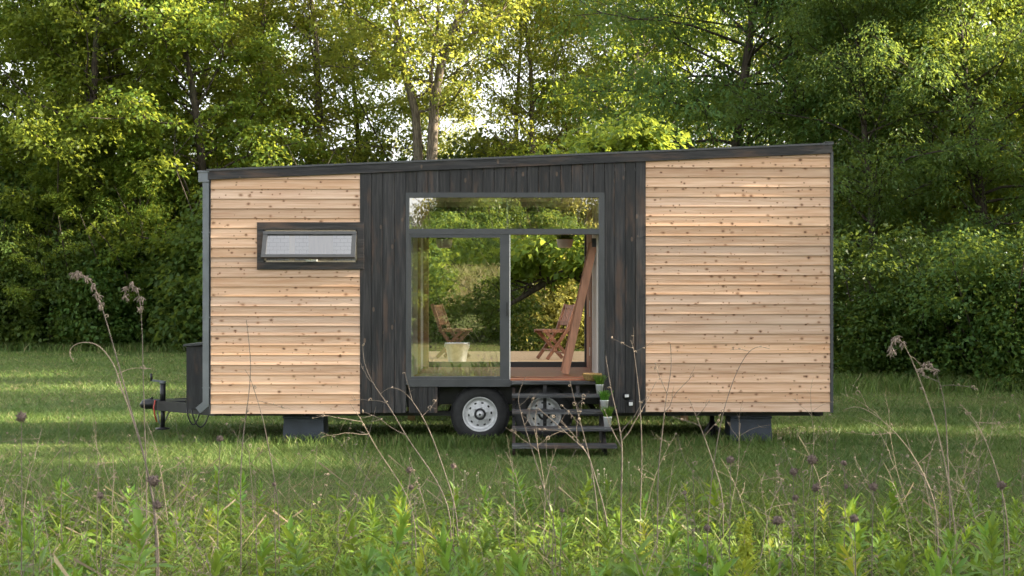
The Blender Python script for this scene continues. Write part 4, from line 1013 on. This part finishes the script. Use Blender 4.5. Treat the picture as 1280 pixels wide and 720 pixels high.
# lime flower spike
pts, b = path([(931, 725), (931, 690), (930, 650)], 6.0); T = stalk('lime_spike', 'bright yellow-green leafy spike below the right support box', 'meadow plant', pts, .004, b, None, [], 'pale', None, (), 5)
rg = np.random.default_rng(8); C = np.array([pts[int(len(pts) * .55 + i * len(pts) * .44 / 9)] for i in range(9)]); leaves('leaf_tufts', C + rg.normal(0, .004, (9, 3)), np.full(9, .022), 26, .026, .016, .2, M['lime'], T, rg, 1.0)

# plain random dry stalks: six kinds, copied
kinds = []
for k in range(6):
    rg = np.random.default_rng(300 + k); h = rg.uniform(.65, 1.05); pts = curve((0, 0, -.02), (rg.normal(0, .22), rg.normal(0, .15), 1), h, 10, rg, rg.normal(-.01, .02), .06)
    tw = [(rg.uniform(.45, .95), (rg.normal(0, .8), rg.normal(0, .8), rg.uniform(.2, 1)), rg.uniform(.1, .3), rg.uniform(-.06, .03)) for _ in range(int(rg.integers(2, 6)))]
    kinds.append((pts, tw, 'pale' if k % 3 == 2 else 'stalk', int(rg.integers(2, 9))))
first = {}
for i in range(150):
    k = i % 6; d = rp.uniform(5.2, 9.8)
    x = rp.uniform(-1, 1) * .41 * d if rp.random() < .7 else (rp.uniform(-.41, -.24) * d if rp.random() < .62 else rp.uniform(.2, .41) * d)
    lab = 'thin brown dead stalk with bare twigs in the front meadow strip' if kinds[k][2] == 'stalk' else 'thin straw coloured dead stalk in the front meadow strip'; grp = 'brown dead stalks in the front meadow' if kinds[k][2] == 'stalk' else 'straw coloured dead stalks in the front meadow'
    if k not in first: first[k] = stalk('dry_stalk', lab, 'dry stalk', kinds[k][0], .0034, (x, d - CAMD, 0), grp, kinds[k][1], kinds[k][2], None, (), 400 + k, kinds[k][3])
    else: dup(first[k], (x, d - CAMD, 0), rp.uniform(0, 6.28), rp.uniform(.6, 1.05), lab, grp)

# ------------------------------------------------------------------ camera, light, world
cam = bpy.data.cameras.new('camera'); co = bpy.data.objects.new('camera', cam); COL.objects.link(co)
co.location = (0, -CAMD, EYE); co.rotation_euler = (PI / 2, 0, 0)
cam.sensor_width = 36; cam.lens = F / 1280 * 36; cam.shift_y = (HY - 360) / 1280; cam.clip_end = 2000; cam.clip_start = .05
cam.dof.use_dof = True; cam.dof.focus_distance = 15.0; cam.dof.aperture_fstop = 7.1
scene.camera = co

w = bpy.data.worlds.new('World'); scene.world = w; w.use_nodes = True; nt = w.node_tree
sky = nt.nodes.new('ShaderNodeTexSky'); sky.sky_type = 'NISHITA'; sky.sun_disc = False
sky.sun_elevation = math.radians(SUN_EL); sky.sun_rotation = math.radians(SUN_AZ); sky.air_density = 1.0; sky.dust_density = 3.0; sky.ozone_density = 1.0
hs = nt.nodes.new('ShaderNodeHueSaturation'); hs.inputs['Saturation'].default_value = .2; nt.links.new(sky.outputs[0], hs.inputs['Color'])
bg = nt.nodes['Background']; bg.inputs[1].default_value = .14; nt.links.new(hs.outputs[0], bg.inputs[0])

sl = bpy.data.lights.new('sun', 'SUN'); sl.energy = 5.0; sl.angle = math.radians(.6); sl.color = (1, .87, .68)
so = bpy.data.objects.new('sun', sl); COL.objects.link(so)
az, el = math.radians(SUN_AZ), math.radians(SUN_EL)
dirv = Vector((math.sin(az) * math.cos(el), math.cos(az) * math.cos(el), math.sin(el)))
so.rotation_euler = dirv.to_track_quat('Z', 'Y').to_euler(); so.location = dirv * 60

vs = scene.view_settings; vs.view_transform = 'Standard'; vs.look = 'None'; vs.exposure = 2.27; vs.gamma = 1; vs.use_curve_mapping = False
scene.render.engine = 'CYCLES'
cy = scene.cycles; cy.use_denoising = True; cy.max_bounces = 7; cy.diffuse_bounces = 3; cy.glossy_bounces = 3; cy.transmission_bounces = 4; cy.transparent_max_bounces = 8; cy.use_adaptive_sampling = True; cy.adaptive_threshold = .02
cy.caustics_reflective = False; cy.caustics_refractive = False
